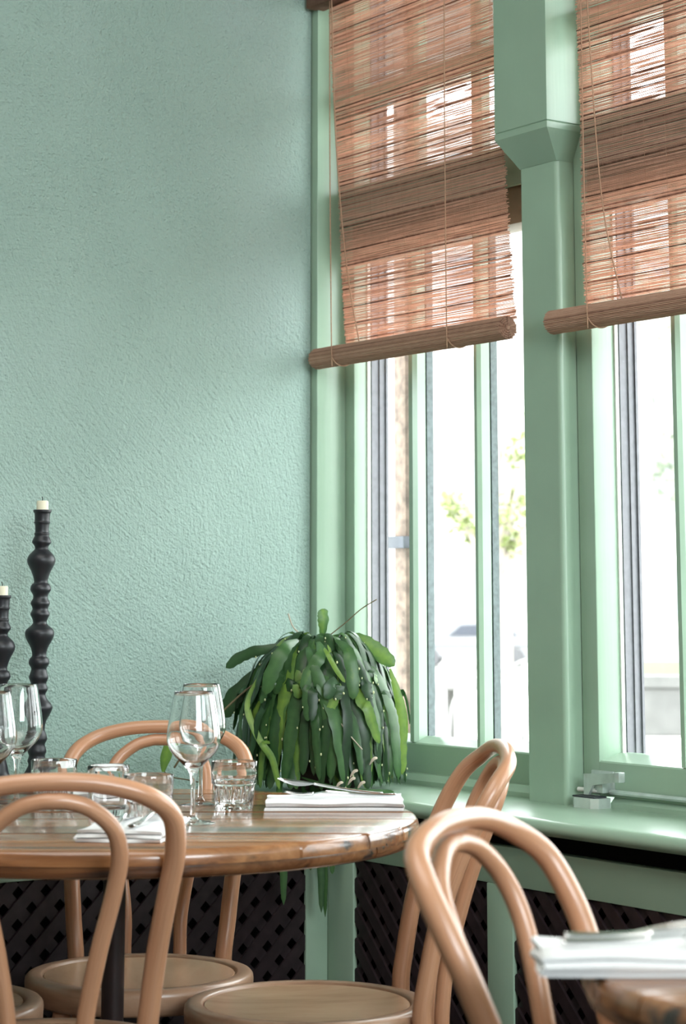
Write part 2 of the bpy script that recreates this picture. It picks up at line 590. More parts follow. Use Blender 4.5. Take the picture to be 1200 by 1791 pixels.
# window wall below and above the glazing and past the last window
ww = struct('wall_window', (0, 0, 0))
boxo('lower_wall', M['paint'], ww, -0.15, 7.0, -0.16, -0.06, 0.0, 0.70)
boxo('header', M['paint'], ww, -0.15, 7.0, -0.16, 0.0, 2.62, 3.2)
boxo('end_pier', M['paint'], ww, 2.62, 7.0, -0.16, 0.0, 0.70, 2.62)
# corner lining in front of the plaster end
boxo('corner_lining', M['paint'], ww, -0.15, 0.023, -0.07, 0.056, 0.70, 3.2, bevel=0.003)
boxo('corner_base', M['paint'], ww, -0.15, 0.023, -0.06, 0.06, 0.0, 0.69)

# ------------------------------------------------------------------ windows
GB = -0.055   # glass plane
def bar_profile(bm, a0, a1, z0, z1, b_front):
    """vertical glazing bar with a bevelled inner face"""
    w = a1 - a0
    c = min(0.006, w * 0.25)
    poly = [(a0, -(GB - 0.001)), (a0, -(b_front - 0.008)), (a0 + c * 0.4, -b_front), (a1 - c, -b_front), (a1, -(b_front - 0.010)), (a1, -(GB - 0.001))]
    prism(bm, poly, 'z', z0, z1)

def window(name, a0, a1, bf, stile_w, bars, rail_top=0.807, right_stile=0.04):
    wnd = struct(name, (a0, -0.02, 0.74))
    z0, zt = 0.742, 2.62
    # stiles
    boxo('stile', M['paint'], wnd, a0, a0 + stile_w, -0.075, bf, z0, zt, bevel=0.003)
    boxo('stile', M['paint'], wnd, a1 - right_stile, a1, -0.075, bf, z0, zt, bevel=0.003)
    # bottom rail with a sloping top
    ia0, ia1 = a0 + stile_w, a1 - right_stile
    bm = bmesh.new()
    prism(bm, [(-bf, z0), (-bf, rail_top - 0.002), (-bf + 0.003, rail_top + 0.001), (-GB, rail_top + 0.014), (0.078, rail_top + 0.014), (0.078, z0)], 'x', ia0, ia1)
    finish('bottom_rail', bm, M['paint'], wnd)
    # transom between the tall panes and the fanlights, top rail
    boxo('transom', M['transom'], wnd, ia0, ia1, -0.09, bf + 0.006, 1.905, 2.078, bevel=0.004)
    boxo('transom_bead', M['paint'], wnd, ia0, ia1, bf + 0.006, bf + 0.018, 1.985, 2.078, bevel=0.003)
    boxo('fanlight_rail', M['paint'], wnd, ia0, ia1, -0.075, bf, 2.27, 2.315, bevel=0.003)
    boxo('top_rail', M['paint'], wnd, ia0, ia1, -0.075, bf, 2.585, 2.62, bevel=0.003)
    for (c0, c1) in bars:
        bm = bmesh.new()
        bar_profile(bm, c0, c1, rail_top + 0.002, 1.906, bf)
        finish('glazing_bar', bm, M['paint'], wnd)
        boxo('outer_bar', M['alu_blue'], wnd, c0 + 0.001, c1 + 0.001, GB - 0.022, GB - 0.0045, rail_top + 0.004, 1.906)
        bm = bmesh.new()
        bar_profile(bm, c0, c1 + 0.012, 2.077, 2.271, bf)
        finish('glazing_bar', bm, M['paint'], wnd)
        bm = bmesh.new()
        bar_profile(bm, c0, c1 + 0.012, 2.314, 2.586, bf)
        finish('glazing_bar', bm, M['paint'], wnd)
    # panes
    edges = [ia0] + [x for b in bars for x in b] + [ia1]
    for i in range(0, len(edges), 2):
        p0, p1 = edges[i], edges[i + 1]
        for (q0, q1) in ((rail_top + 0.008, 1.91), (2.075, 2.275), (2.31, 2.59)):
            boxo('pane', M['pane'], wnd, p0 - 0.003, p1 + 0.003, GB - 0.004, GB, q0, q1)
    # grey aluminium outer track beside the left pane
    bm = bmesh.new()
    x = ia0
    for (d0, d1, h) in ((0.0, 0.010, 0.004), (0.010, 0.022, 0.0015), (0.022, 0.030, 0.005), (0.030, 0.040, 0.002), (0.040, 0.046, 0.006)):
        box(bm, x - 0.02, x + h, GB - 0.016 - d1, GB - 0.016 - d0, rail_top, 2.6)
    finish('aluminium_track', bm, M['alu'], wnd)
    boxo('glass_edge_glint', M['ceiling'], wnd, ia0, ia0 + 0.004, GB - 0.012, GB - 0.004, rail_top + 0.01, 1.91)  # white strip painted in for the reflection at the glass edge
    return wnd
window('window_1', 0.023, 0.80, -0.023, 0.038, [(0.271, 0.292), (0.507, 0.521)])
window('window_2', 0.868, 1.66, 0.0, 0.047, [(1.14, 1.156), (1.38, 1.396)])
window('window_3', 1.78, 2.62, -0.005, 0.047, [(2.05, 2.066), (2.30, 2.316)])

# bead under the sashes
bd = struct('trim_1', (0.4, 0.0, 0.72))
for (x0, x1) in ((0.023, 0.752), (0.955, 1.66), (1.78, 2.62)):
    bm = bmesh.new()
    prism(bm, [(0.09, 0.70), (0.022 - 0.03, 0.70), (0.022 - 0.03, 0.732), (0.005, 0.745), (0.09, 0.745)], 'x', x0, x1)
    finish('sash_bead', bm, M['paint'], bd)

# posts between the windows, with the thicker boxed head
def window_post(name, a0, a1):
    p = struct(name, ((a0 + a1) / 2, -0.0, 0.72))
    bm = bmesh.new()
    bf, bb, c = 0.042, -0.12, 0.010
    poly = [(a0, -bb), (a0, -bf + 0.002), (a0 + 0.002, -bf), (a1 - c, -bf)]
    for k in range(1, 6):
        t = k / 6 * PI / 2
        poly.append((a1 - c + c * math.sin(t), -bf + c - c * math.cos(t)))
    poly += [(a1, -bf + c), (a1, -bb)]
    prism(bm, poly, 'z', 0.70, 2.62)
    finish('post_shaft', bm, M['paint'], p)
    # boxed head: bevelled underside
    x0, x1, f = a0 - 0.022, a1 + 0.030, 0.092
    zl, zb = 2.000, 2.058
    bm = bmesh.new()
    lo = [W(a0 - 0.001, -0.10, zl), W(a0 - 0.001, 0.043, zl), W(a1 + 0.001, 0.043, zl), W(a1 + 0.001, -0.10, zl)]
    hi = [W(x0, -0.10, zb), W(x0, f, zb), W(x1, f, zb), W(x1, -0.10, zb)]
    h2 = [W(x0, -0.10, 2.070), W(x0, f, 2.070), W(x1, f, 2.070), W(x1, -0.10, 2.070)]
    h3 = [W(x0 + .002, -0.10, 2.072), W(x0 + .002, f - .002, 2.072), W(x1 - .002, f - .002, 2.072), W(x1 - .002, -0.10, 2.072)]
    h4 = [W(x0, -0.10, 2.074), W(x0, f, 2.074), W(x1, f, 2.074), W(x1, -0.10, 2.074)]
    tp = [W(x0, -0.10, 2.62), W(x0, f, 2.62), W(x1, f, 2.62), W(x1, -0.10, 2.62)]
    rings = [[bm.verts.new(v) for v in r] for r in (lo, hi, h2, h3, h4, tp)]
    for A, B in zip(rings[:-1], rings[1:]):
        for i in range(4):
            bm.faces.new((A[i], A[(i + 1) % 4], B[(i + 1) % 4], B[i]))
    bm.faces.new(rings[0][::-1])
    bm.faces.new(rings[-1])
    finish('boxed_head', bm, M['paint'], p)
    return p
window_post('trim_2', 0.752, 0.866)
window_post('trim_3', 1.664, 1.778)

# window sill board with a rounded nose, and the lower ledge along the plastered wall
sl = struct('sill', (0.0, 0.0, 0.70))
def nose_board(bm, b0, b1, zt, th, axis, t0, t1, sgn=-1):
    r = th / 2
    poly = [(sgn * b0, zt - th), (sgn * b0, zt), (sgn * (b1 - r * 1.6), zt)]
    for k in range(1, 10):
        t = k / 10 * PI
        poly.append((sgn * (b1 - r * 1.3 + r * 1.3 * math.sin(t)), zt - r + r * math.cos(t)))
    poly.append((sgn * (b1 - r * 1.6), zt - th))
    prism(bm, poly, axis, t0, t1)
bm = bmesh.new()
nose_board(bm, -0.06, 0.262, 0.722, 0.030, 'x', 0.0, 2.9)
finish('window_board', bm, M['paint'], sl, smooth=True, auto=30)
bm = bmesh.new()
nose_board(bm, 0.0, 0.318, 0.702, 0.026, 'y', -2.6, -0.262, sgn=1)
finish('wall_ledge', bm, M['paint'], sl, smooth=True, auto=30)

# radiator covers below: apron, stiles, crossed lattice slats
def clip_slat(c, s, w0, w1, h0, h1):
    """45 degree centre line p = c + t*(1, s), clipped to the rectangle"""
    # x - s*z = c
    pts = []
    for x in (w0, w1):
        z = (x - c) * s
        if h0 - 1e-9 <= z <= h1 + 1e-9: pts.append((x, z))
    for z in (h0, h1):
        x = c + z * s
        if w0 - 1e-9 <= x <= w1 + 1e-9: pts.append((x, z))
    if len(pts) < 2: return None
    pts.sort()
    p, q = pts[0], pts[-1]
    if math.hypot(p[0] - q[0], p[1] - q[1]) < 0.02: return None
    return p, q

def lattice(parent, to_room, w0, w1, h0, h1, pitch=0.060, sw=0.024, th=0.006):
    for layer, s in ((0, 1), (1, -1)):
        c = (w0 - h1) if s == 1 else (w0 + h0)
        k = 0
        cc = c
        while cc < (w1 - h0 if s == 1 else w1 + h1):
            seg = clip_slat(cc, s, w0, w1, h0, h1)
            cc += pitch
            if not seg: continue
            (x0, z0), (x1, z1) = seg
            d = Vector((x1 - x0, z1 - z0)).normalized()
            n = Vector((-d.y, d.x)) * (sw / 2)
            lo, hi = (0.0, th) if layer == 0 else (th, 2 * th)
            bm = bmesh.new()
            q = [(x0 + n.x, z0 + n.y), (x1 + n.x, z1 + n.y), (x1 - n.x, z1 - n.y), (x0 - n.x, z0 - n.y)]
            A = [bm.verts.new(to_room(p[0], lo, p[1])) for p in q]
            B = [bm.verts.new(to_room(p[0], hi, p[1])) for p in q]
            bm.faces.new(A[::-1]); bm.faces.new(B)
            for i in range(4):
                bm.faces.new((A[i], A[(i + 1) % 4], B[(i + 1) % 4], B[i]))
            finish('lattice_slat', bm, M['lattice'], parent)

rw = thing('radiator_cover', 'green framed radiator cover with dark lattice panels below the window sill', 'radiator cover', (0.95, -0.2, 0.0), world=True)
boxo('apron', M['paint'], rw, 0.289, 2.6, 0.180, 0.205, 0.585, 0.656, bevel=0.002)
boxo('stile', M['paint'], rw, 0.279, 0.380, 0.196, 0.207, 0.06, 0.585, bevel=0.002)
boxo('stile', M['paint'], rw, 0.820, 0.896, 0.196, 0.207, 0.06, 0.585, bevel=0.002)
boxo('stile', M['paint'], rw, 1.42, 1.50, 0.196, 0.207, 0.06, 0.585, bevel=0.002)
boxo('bottom_rail', M['paint'], rw, 0.289, 2.6, 0.180, 0.205, 0.0, 0.07)
boxo('shade_panel', M['cavity_shade'], rw, 0.30, 2.6, 0.10, 0.12, 0.0, 0.69)  # black board added as painted shade behind the lattice and sill slot
lattice(rw, lambda x, t, z: W(x, 0.191 + t, z), 0.376, 0.824, 0.06, 0.59)
lattice(rw, lambda x, t, z: W(x, 0.191 + t, z), 0.892, 1.43, 0.06, 0.59)
rl = thing('radiator_cover', 'dark lattice radiator cover below the ledge of the plastered wall', 'radiator cover', (0.288, -1.2, 0.0), world=True)
boxo('apron', M['paint'], rl, 0.263, 0.288, 0.200, 2.4, 0.583, 0.676, bevel=0.002)
boxo('stile', M['paint'], rl, 0.279, 0.2885, 0.2072, 0.262, 0.06, 0.583, bevel=0.002)
boxo('bottom_rail', M['paint'], rl, 0.263, 0.288, 0.200, 2.4, 0.0, 0.07)
boxo('shade_panel', M['cavity_shade'], rl, 0.17, 0.19, 0.20, 2.4, 0.0, 0.675)  # same painted shade behind the slats on this side
lattice(rl, lambda x, t, z: W(0.273 + t, x, z), 0.256, 1.75, 0.06, 0.585)

# ------------------------------------------------------------------ woven reed blinds
def blind(name, label, a_l0, a_l1, width, z_top, z_roll, roll_a0, b, cords, Lr):
    """cloth hangs from z_top to z_roll, its left edge runs a_l0 (top) to a_l1 (roll)"""
    t = thing(name, label, 'blind', (a_l0, -b, z_top), group='reed roll blinds', world=True)
    rr = 0.0235
    cb = b - rr + 0.006           # cloth leaves the back of the roll
    pitch = 0.00245
    n = int((z_top - z_roll) / pitch)
    bm = bmesh.new()
    tints = []
    rnd = random.Random(len(label))
    K = 14
    band = 0.0
    for i in range(n):
        z = z_roll + 0.004 + i * pitch
        f = (z - z_roll) / (z_top - z_roll)
        la = a_l1 + (a_l0 - a_l1) * f - rnd.uniform(-0.001, 0.006)
        ra = la + width + rnd.uniform(-0.004, 0.005)
        band = band * 0.85 + rnd.gauss(0, 0.035)
        tint = min(1, max(0, 0.55 + band + rnd.gauss(0, 0.12)))
        h = pitch * rnd.uniform(0.40, 0.47)
        if rnd.random() < 0.10:
            tint = rnd.uniform(0.0, 0.2)
            h = pitch * rnd.uniform(0.5, 0.66)
        elif rnd.random() < 0.06:
            h = pitch * 0.25
        ph, am, fr = rnd.uniform(0, 6), rnd.uniform(0, 0.0009), rnd.uniform(4, 14)
        tilt = rnd.gauss(0, 0.0004)
        prev = None
        for k in range(K + 1):
            x = la + (ra - la) * k / K
            zz = z + am * math.sin(ph + x * fr) + tilt * (k / K - .5)
            hh = h * (1 + 0.25 * math.sin(ph * 3 + k * 1.7))
            sag = 0.002 * math.sin(f * 9) + 0.0015 * math.sin(x * 7 + f * 3)
            ring = [bm.verts.new(W(x, cb + sag, zz + hh)), bm.verts.new(W(x, cb + sag + 0.0008, zz)), bm.verts.new(W(x, cb + sag, zz - hh)), bm.verts.new(W(x, cb + sag - 0.0008, zz))]
            tints += [tint] * 4
            if prev:
                for q in range(4):
                    bm.faces.new((prev[q], prev[(q + 1) % 4], ring[(q + 1) % 4], ring[q]))
            prev = ring
    cl = finish('woven_cloth', bm, M['reed'], t)
    settint(cl, tints)
    cl['kind'] = 'stuff'
    # warp threads
    bm = bmesh.new()
    m = int(width / 0.06)
    for k in range(m + 1):
        x0 = 0.004 + (width - 0.008) * k / m
        pts = []
        for j in range(9):
            f = j / 8
            pts.append(W(a_l1 + (a_l0 - a_l1) * f + x0, cb + 0.0025, z_roll + (z_top - z_roll) * f))
        tube(bm, pts, 0.0003, 4)
    wt = finish('warp_threads', bm, M['cord'], t)
    wt['kind'] = 'stuff'
    # the roll: ridged reeds round it, spiral at the ends
    bm = bmesh.new()
    seg = 96
    J = 26
    tints = []
    rings = []
    jag = [rnd.uniform(-0.003, 0.003) for _ in range(seg)]
    rad = [1 + (0.035 if i % 2 else -0.035) * rnd.uniform(0.3, 1.2) for i in range(seg)]
    tn = [min(1, max(0, rnd.gauss(0.5, 0.22))) for _ in range(seg)]
    prof = [(0.0, -0.002), (0.2, 0.001), (0.25, -0.002), (0.42, 0.001), (0.47, -0.003), (0.62, 0.0), (0.67, -0.003), (0.82, 0.0), (0.87, -0.003)]
    def ring_at(x, fr, js):
        out = []
        for i in range(seg):
            th = 2 * PI * i / seg
            r = rr * fr * rad[i] * (1 + 0.012 * math.sin(x * 60 + i))
            out.append(bm.verts.new(W(x + jag[i] * js, b + r * math.cos(th) * 1.0, z_roll - 0.016 + r * math.sin(th))))
            tints.append(tn[i])
        return out
    rs = []
    for fr, dx in prof[1:]:
        rs.append(ring_at(roll_a0 + dx * -1, fr, 0.3))
    for j in range(J + 1):
        rs.append(ring_at(roll_a0 + Lr * j / J, 1.0, 1.0 if j in (0, J) else 0.0))
    for fr, dx in reversed(prof[1:]):
        rs.append(ring_at(roll_a0 + Lr + dx, fr, 0.3))
    for A, B in zip(rs[:-1], rs[1:]):
        for i in range(seg):
            bm.faces.new((A[i], A[(i + 1) % seg], B[(i + 1) % seg], B[i]))
    bm.faces.new(rs[0][::-1])
    bm.faces.new(rs[-1])
    ro = finish('bottom_roll', bm, M['roll'], t)
    settint(ro, tints)
    # cords down the front, looped under the roll
    for (ca, ca_b) in cords:
        bm = bmesh.new()
        pts = [W(ca, b + 0.012, z_top), W((ca + ca_b) / 2, b + 0.02, (z_top + z_roll) / 2), W(ca_b, b + rr + 0.001, z_roll - 0.012)]
        cx_, cz_ = b, z_roll - 0.016
        for k in range(1, 9):
            th = 0.15 - k / 8 * 2.9
            pts.append(W(ca_b + 0.018 * k / 8, cx_ + (rr + 0.0022) * math.cos(th), cz_ + (rr + 0.0022) * math.sin(th)))
        tube(bm, smooth_path([tuple(p) for p in pts], 4), 0.0013, 6)
        finish('lift_cord', bm, M['cord'], t, smooth=True)
    # pull cord hanging slack in front of the cloth
    bm = bmesh.new()
    a, a2 = cords[0]
    pts = [(a + 0.012, -(b + 0.015), z_top), (a + 0.025, -(b + 0.012), z_roll + (z_top - z_roll) * 0.6), (a2 + 0.028, -(b + 0.004), z_roll + 0.20), (a2 + 0.068, -(b - 0.004), z_roll + 0.010)]
    tube(bm, smooth_path(pts, 8), 0.0015, 6)
    finish('pull_cord', bm, M['cord'], t, smooth=True)
    boxo('head_rail', M['roll'], t, a_l0 - 0.05, a_l0 + width + 0.03, b - 0.03, b + 0.018, z_top, z_top + 0.035, bevel=0.003)
    return t
blind('reed_blind', 'brown woven reed blind over the window next to the plastered wall, rolled at its foot', 0.063, 0.135, 0.605, 2.512, 1.685, 0.036, 0.066,
      [(0.105, 0.132), (0.545, 0.560)], 0.698)
blind('reed_blind', 'brown woven reed blind cut off by the photo\'s right edge, beyond the boxed green post', 0.943, 0.957, 0.66, 2.512, 1.680, 0.873, 0.066,
      [(0.99, 1.005), (1.45, 1.46)], 0.76)

# ------------------------------------------------------------------ casement latch on the second window
lt = thing('window_latch', 'grey metal casement latch at the sill corner of the opening window', 'latch', (0.90, -0.03, 0.722), world=True)
bm = bmesh.new()
prism(bm, [(0.882, -0.012), (0.958, -0.012), (0.958, -0.042), (0.945, -0.052), (0.900, -0.054), (0.882, -0.040)], 'z', 0.722, 0.741)
finish('keep_block', bm, M['zinc'], lt)
boxo('keep_cap', M['iron'], lt, 0.886, 0.950, 0.014, 0.046, 0.741, 0.744, bevel=0.001)
boxo('plate', M['zinc'], lt, 0.897, 0.960, 0.000, 0.006, 0.752, 0.790, bevel=0.0015)
bm = bmesh.new()
pts = [(0.902, -0.010, 0.790), (0.906, -0.030, 0.776), (0.904, -0.030, 0.750), (0.918, -0.030, 0.763), (1.005, -0.042, 0.786), (1.030, -0.042, 0.790)]
A = [bm.verts.new(p) for p in [(0.902, -0.030, 0.784), (1.010, -0.040, 0.792), (1.010, -0.040, 0.776), (0.930, -0.032, 0.764), (0.916, -0.031, 0.745), (0.902, -0.030, 0.745)]]
B = [bm.verts.new(v.co + Vector((0.001, 0.005, 0))) for v in A]
bm.faces.new(A); bm.faces.new(B[::-1])
for i in range(6):
    bm.faces.new((A[i], A[(i + 1) % 6], B[(i + 1) % 6], B[i]))
finish('lever', bm, M['zinc'], lt)
boxo('lever_grip', M['zinc'], lt, 1.006, 1.020, 0.030, 0.046, 0.775, 0.794, bevel=0.0015)
bm = bmesh.new()
tube(bm, [W(0.878, 0.022, 0.753), W(0.935, 0.022, 0.753)], 0.0045, 10)
finish('pivot_pin', bm, M['ceiling'], lt, smooth=True, auto=40)
boxo('strut', M['zinc'], lt, 0.930, 0.952, 0.006, 0.026, 0.750, 0.772, bevel=0.001)
bm = bmesh.new()
tube(bm, [W(0.955, 0.008, 0.752), W(1.6, 0.008, 0.752)], 0.005, 8)
finish('stay_rod', bm, M['zinc'], lt, smooth=True, auto=40)

# ------------------------------------------------------------------ bentwood chairs
def mirror(path):
    """right half path (x>0) from foot up to the top centre -> whole path foot to foot"""
    left = [(-p[0],) + tuple(p[1:]) for p in path]
    return left + [tuple(p) for p in path[::-1][1:]]

def make_chair():
    t = thing('bentwood_chair', 'bentwood', 'chair')
    # outer hoop with the rear legs, one bent rod: x, y, z, radius
    half = [(0.174, -0.278, 0.0, 0.0125), (0.160, -0.240, 0.15, 0.0145), (0.1445, -0.200, 0.32, 0.0155), (0.1375, -0.1735, 0.44, 0.0158), (0.1446, -0.1815, 0.5205, 0.0155),
            (0.1548, -0.2026, 0.6211, 0.0154), (0.1678, -0.2347, 0.7116, 0.0152), (0.1742, -0.2601, 0.7669, 0.0150), (0.1662, -0.2904, 0.8172, 0.0145), (0.1292, -0.3179, 0.8474, 0.0137),
            (0.0684, -0.3269, 0.8645, 0.0130), (0.0, -0.3297, 0.869, 0.0128)]
    p = smooth_path(mirror(half), 6)
    bm = bmesh.new()
    tube(bm, [q[:3] for q in p], [q[3] for q in p], 16)
    finish('back_hoop', bm, M['chair'], t, smooth=True, loc=(0, 0, 0))
    half = [(0.052, -0.2165, 0.405, 0.0128), (0.0522, -0.2185, 0.46, 0.0128), (0.0535, -0.2275, 0.53, 0.0128), (0.0698, -0.2519, 0.6301, 0.0126), (0.0876, -0.2755, 0.7101, 0.0124), (0.0942, -0.2945, 0.7621, 0.0123),
            (0.0839, -0.3125, 0.8031, 0.012), (0.0511, -0.3245, 0.8321, 0.0117), (0.0196, -0.330, 0.8425, 0.0115), (0.0, -0.3315, 0.8436, 0.0115)]
    p = smooth_path(mirror(half), 6)
    bm = bmesh.new()
    tube(bm, [q[:3] for q in p], [q[3] for q in p], 14)
    finish('inner_hoop', bm, M['chair'], t, smooth=True, loc=(0, 0, 0))
    # seat ring and panel
    R = 0.2035
    bm = bmesh.new()
    prof = [(R - 0.030, 0.4595), (R - 0.027, 0.4615), (R - 0.012, 0.4615), (R - 0.005, 0.4600), (R - 0.001, 0.4555), (R, 0.4480), (R - 0.001, 0.4230), (R - 0.006, 0.4180), (R - 0.030, 0.4175), (R - 0.032, 0.430), (R - 0.032, 0.455)]
    lathe(bm, prof, 56, close=True)
    finish('seat_ring', bm, M['seat_ring'], t, smooth=True, auto=50, loc=(0, 0, 0))
    bm = bmesh.new()
    lathe(bm, [(0, 0.4515), (0.08, 0.4520), (0.14, 0.4540), (R - 0.0345, 0.4575), (R - 0.0325, 0.4555), (R - 0.0325, 0.445), (0.0, 0.445)], 56)
    finish('seat_panel', bm, M['seat'], t, smooth=True, auto=50, loc=(0, 0, 0))
    for s in (-1, 1):
        bm = bmesh.new()
        pts = smooth_path([(s * 0.118, 0.130, 0.425, 0.017), (s * 0.124, 0.142, 0.30, 0.0165), (s * 0.136, 0.160, 0.14, 0.0145), (s * 0.150, 0.180, 0.0, 0.0115)], 5)
        tube(bm, [q[:3] for q in pts], [q[3] for q in pts], 12)
        finish('front_leg', bm, M['chair'], t, smooth=True, loc=(0, 0, 0))
    bm = bmesh.new()
    tube(bm, [(0.156 * math.cos(2 * PI * k / 40), -0.02 + 0.168 * math.sin(2 * PI * k / 40), 0.215) for k in range(40)], 0.0105, 10, closed=True)
    finish('leg_ring', bm, M['chair'], t, smooth=True, loc=(0, 0, 0))
    return t

def face(dx, dy):
    """rotation that turns the chair's front (+Y) to room direction (dx, dy)"""
    return math.atan2(dy, dx) - PI / 2
chairs = [
    # a, b, heading, label
    (0.642, 0.859, 179.3, 'bentwood chair behind the round table, back near the plastered wall'),
    (1.046, 0.771, 95.4, 'bentwood chair at the sill end of the round table, its back seen edge on'),
    (1.097, 1.284, 9.3, 'bentwood chair in front of the round table, hoop crossing the tumblers'),
    (2.398, 1.131, -117.5, 'blurred bentwood chair beside the smaller table, large arched back below the window sill'),
    (0.679, 1.296, -87.0, 'bentwood chair of which only a seat edge shows, photo\'s lower left edge'),
]
def facing(i):
    h = math.radians(chairs[i][2])        # heading measured from the viewer's forward direction
    x, d = -math.sin(h), math.cos(h)
    return (0.5736 * x - 0.8192 * d, -0.8192 * x - 0.5736 * d)
proto = make_chair()
chair_objs = []
for i, (a, b, f, lab) in enumerate(chairs):
    c = proto if i == 0 else copy_tree(proto)
    fa, fb = facing(i)
    c.location = W(a, b, 0)
    c.rotation_euler = (0, 0, face(fa, -fb))
    tag(c, lab, 'chair', 'bentwood cafe chairs')
    chair_objs.append(c)

# ------------------------------------------------------------------ tables
VIEW_RZ = math.atan2(0.8192, 0.5736)      # board direction: across the viewer's sight
def round_table(label, a, b, R, n_boards, rz, seed, zt=0.765):
    t = thing('round_table', label, 'table', W(a, b, 0), rz)
    rnd = random.Random(seed)
    w = 2 * R / n_boards
    for i in range(n_boards):
        y0 = -R + i * w + 0.0016
        y1 = -R + (i + 1) * w - 0.0016
        def xs(y):
            return math.sqrt(max(R * R - y * y, 0))
        poly = []
        S_ = 14
        for k in range(S_ + 1):
            y = y0 + (y1 - y0) * k / S_
            poly.append((xs(y), y))
        for k in range(S_ + 1):
            y = y1 + (y0 - y1) * k / S_
            poly.append((-xs(y), y))
        cl = []
        for p in poly:
            if not cl or math.hypot(p[0] - cl[-1][0], p[1] - cl[-1][1]) > 1e-4:
                cl.append(p)
        if math.hypot(cl[0][0] - cl[-1][0], cl[0][1] - cl[-1][1]) < 1e-4:
            cl.pop()
        bm = bmesh.new()
        dz = rnd.uniform(-0.0007, 0.0003)
        # rounded arris towards the rim, small ones along the joints
        def inset(p, d):
            r = math.hypot(*p)
            k = max(0, r - d) / r if r > R - 0.001 else 1
            x, y = p[0] * k, p[1] * k
            return (x, min(max(y, y0 + min(d, 0.0008)), y1 - min(d, 0.0008)))
        levels = [(0.000, zt - 0.022), (0.0, zt - 0.012), (0.0015, zt - 0.0065), (0.0045, zt - 0.0022), (0.009, zt)]
        levels = [(0.006, zt - 0.0225)] + levels
        rings = [[bm.verts.new((*inset(p, d), z + dz)) for p in cl] for d, z in levels]
        for A, B in zip(rings[:-1], rings[1:]):
            for q in range(len(cl)):
                bm.faces.new((A[q], A[(q + 1) % len(cl)], B[(q + 1) % len(cl)], B[q]))
        bm.faces.new(rings[0][::-1])
        bm.faces.new(rings[-1])
        o = finish('board', bm, M['table'], t, smooth=True, auto=35, loc=(0, 0, 0))
        settint(o, [rnd.uniform(0.15, 0.95)] * len(o.data.vertices))
    # under-ring in segments
    nseg = 8
    for k in range(nseg):
        a0 = 2 * PI * k / nseg + 0.25 + 0.004
        a1 = 2 * PI * (k + 1) / nseg + 0.25 - 0.004
        bm = bmesh.new()
        rings = []
        for j in range(13):
            th = a0 + (a1 - a0) * j / 12
            prof = [(R - 0.085, zt - 0.023), (R - 0.004, zt - 0.023), (R - 0.003, zt - 0.030), (R - 0.006, zt - 0.037), (R - 0.012, zt - 0.041), (R - 0.085, zt - 0.041)]
            rings.append([bm.verts.new((r * math.cos(th), r * math.sin(th), z)) for r, z in prof])
        for A, B in zip(rings[:-1], rings[1:]):
            for q in range(6):
                bm.faces.new((A[q], A[(q + 1) % 6], B[(q + 1) % 6], B[q]))
        bm.faces.new(rings[0]); bm.faces.new(rings[-1][::-1])
        o = finish('rim_segment', bm, M['table'], t, smooth=True, auto=35, loc=(0, 0, 0))
        settint(o, [rnd.uniform(0.0, 0.25)] * len(o.data.vertices))
    bm = bmesh.new()
    lathe(bm, [(0, 0.03), (0.0185, 0.03), (0.0185, zt - 0.05), (0.0, zt - 0.05)], 20)
    finish('pedestal_post', bm, M['post_steel'], t, smooth=True, auto=40, loc=(0, 0, 0))
    bm = bmesh.new()
    for q in range(2):
        r = bmesh.ops.create_cube(bm, size=1.0)
        for v in r['verts']:
            v.co = Vector((v.co.x * (0.5 if q == 0 else 0.05), v.co.y * (0.05 if q == 0 else 0.5), zt - 0.047 + v.co.z * 0.012 - (0.001 if q else 0)))
    finish('top_bracket', bm, M['post_steel'], t, loc=(0, 0, 0))
    bm = bmesh.new()
    lathe(bm, [(0, 0), (0.21, 0), (0.21, 0.008), (0.19, 0.014), (0.03, 0.035), (0.0, 0.035)], 40)
    finish('foot_plate', bm, M['post_steel'], t, smooth=True, auto=40, loc=(0, 0, 0))
    return t
round_table('large round table of varnished reclaimed boards laid with glasses and napkins', 0.911, 1.062, 0.500, 9, VIEW_RZ, 3)
round_table('smaller round varnished table at the photo\'s lower right corner, bearing one napkin', 2.667, 1.062, 0.398, 7, VIEW_RZ + 0.25, 5)
ZT = 0.765

# ------------------------------------------------------------------ glassware
def glass_part(name, bm, parent):
    return finish(name, bm, M['glass'], parent, smooth=True, auto=60, loc=(0, 0, 0))

def make_wine():
    t = thing('wine_glass', 'wine', 'wine glass')
    out = smooth_path([(0.0355, 0.0), (0.0355, 0.0012), (0.030, 0.0026), (0.014, 0.0050), (0.0062, 0.010), (0.0042, 0.020), (0.0036, 0.040), (0.0040, 0.062), (0.0060, 0.076), (0.0105, 0.084),
                       (0.022, 0.096), (0.0345, 0.109), (0.0415, 0.122), (0.0432, 0.133), (0.0415, 0.152), (0.0375, 0.176), (0.0318, 0.2050)], 4)
    inn = smooth_path([(0.0306, 0.2050), (0.0364, 0.176), (0.0404, 0.152), (0.0420, 0.133), (0.0403, 0.122), (0.0330, 0.110), (0.0200, 0.098), (0.008, 0.0905), (0.0, 0.089)], 4)
    bm = bmesh.new()
    lathe(bm, [(0.0, 0.0)] + out + [(0.0312, 0.2056)] + inn, 40)
    glass_part('bowl_and_stem', bm, t)
    return t
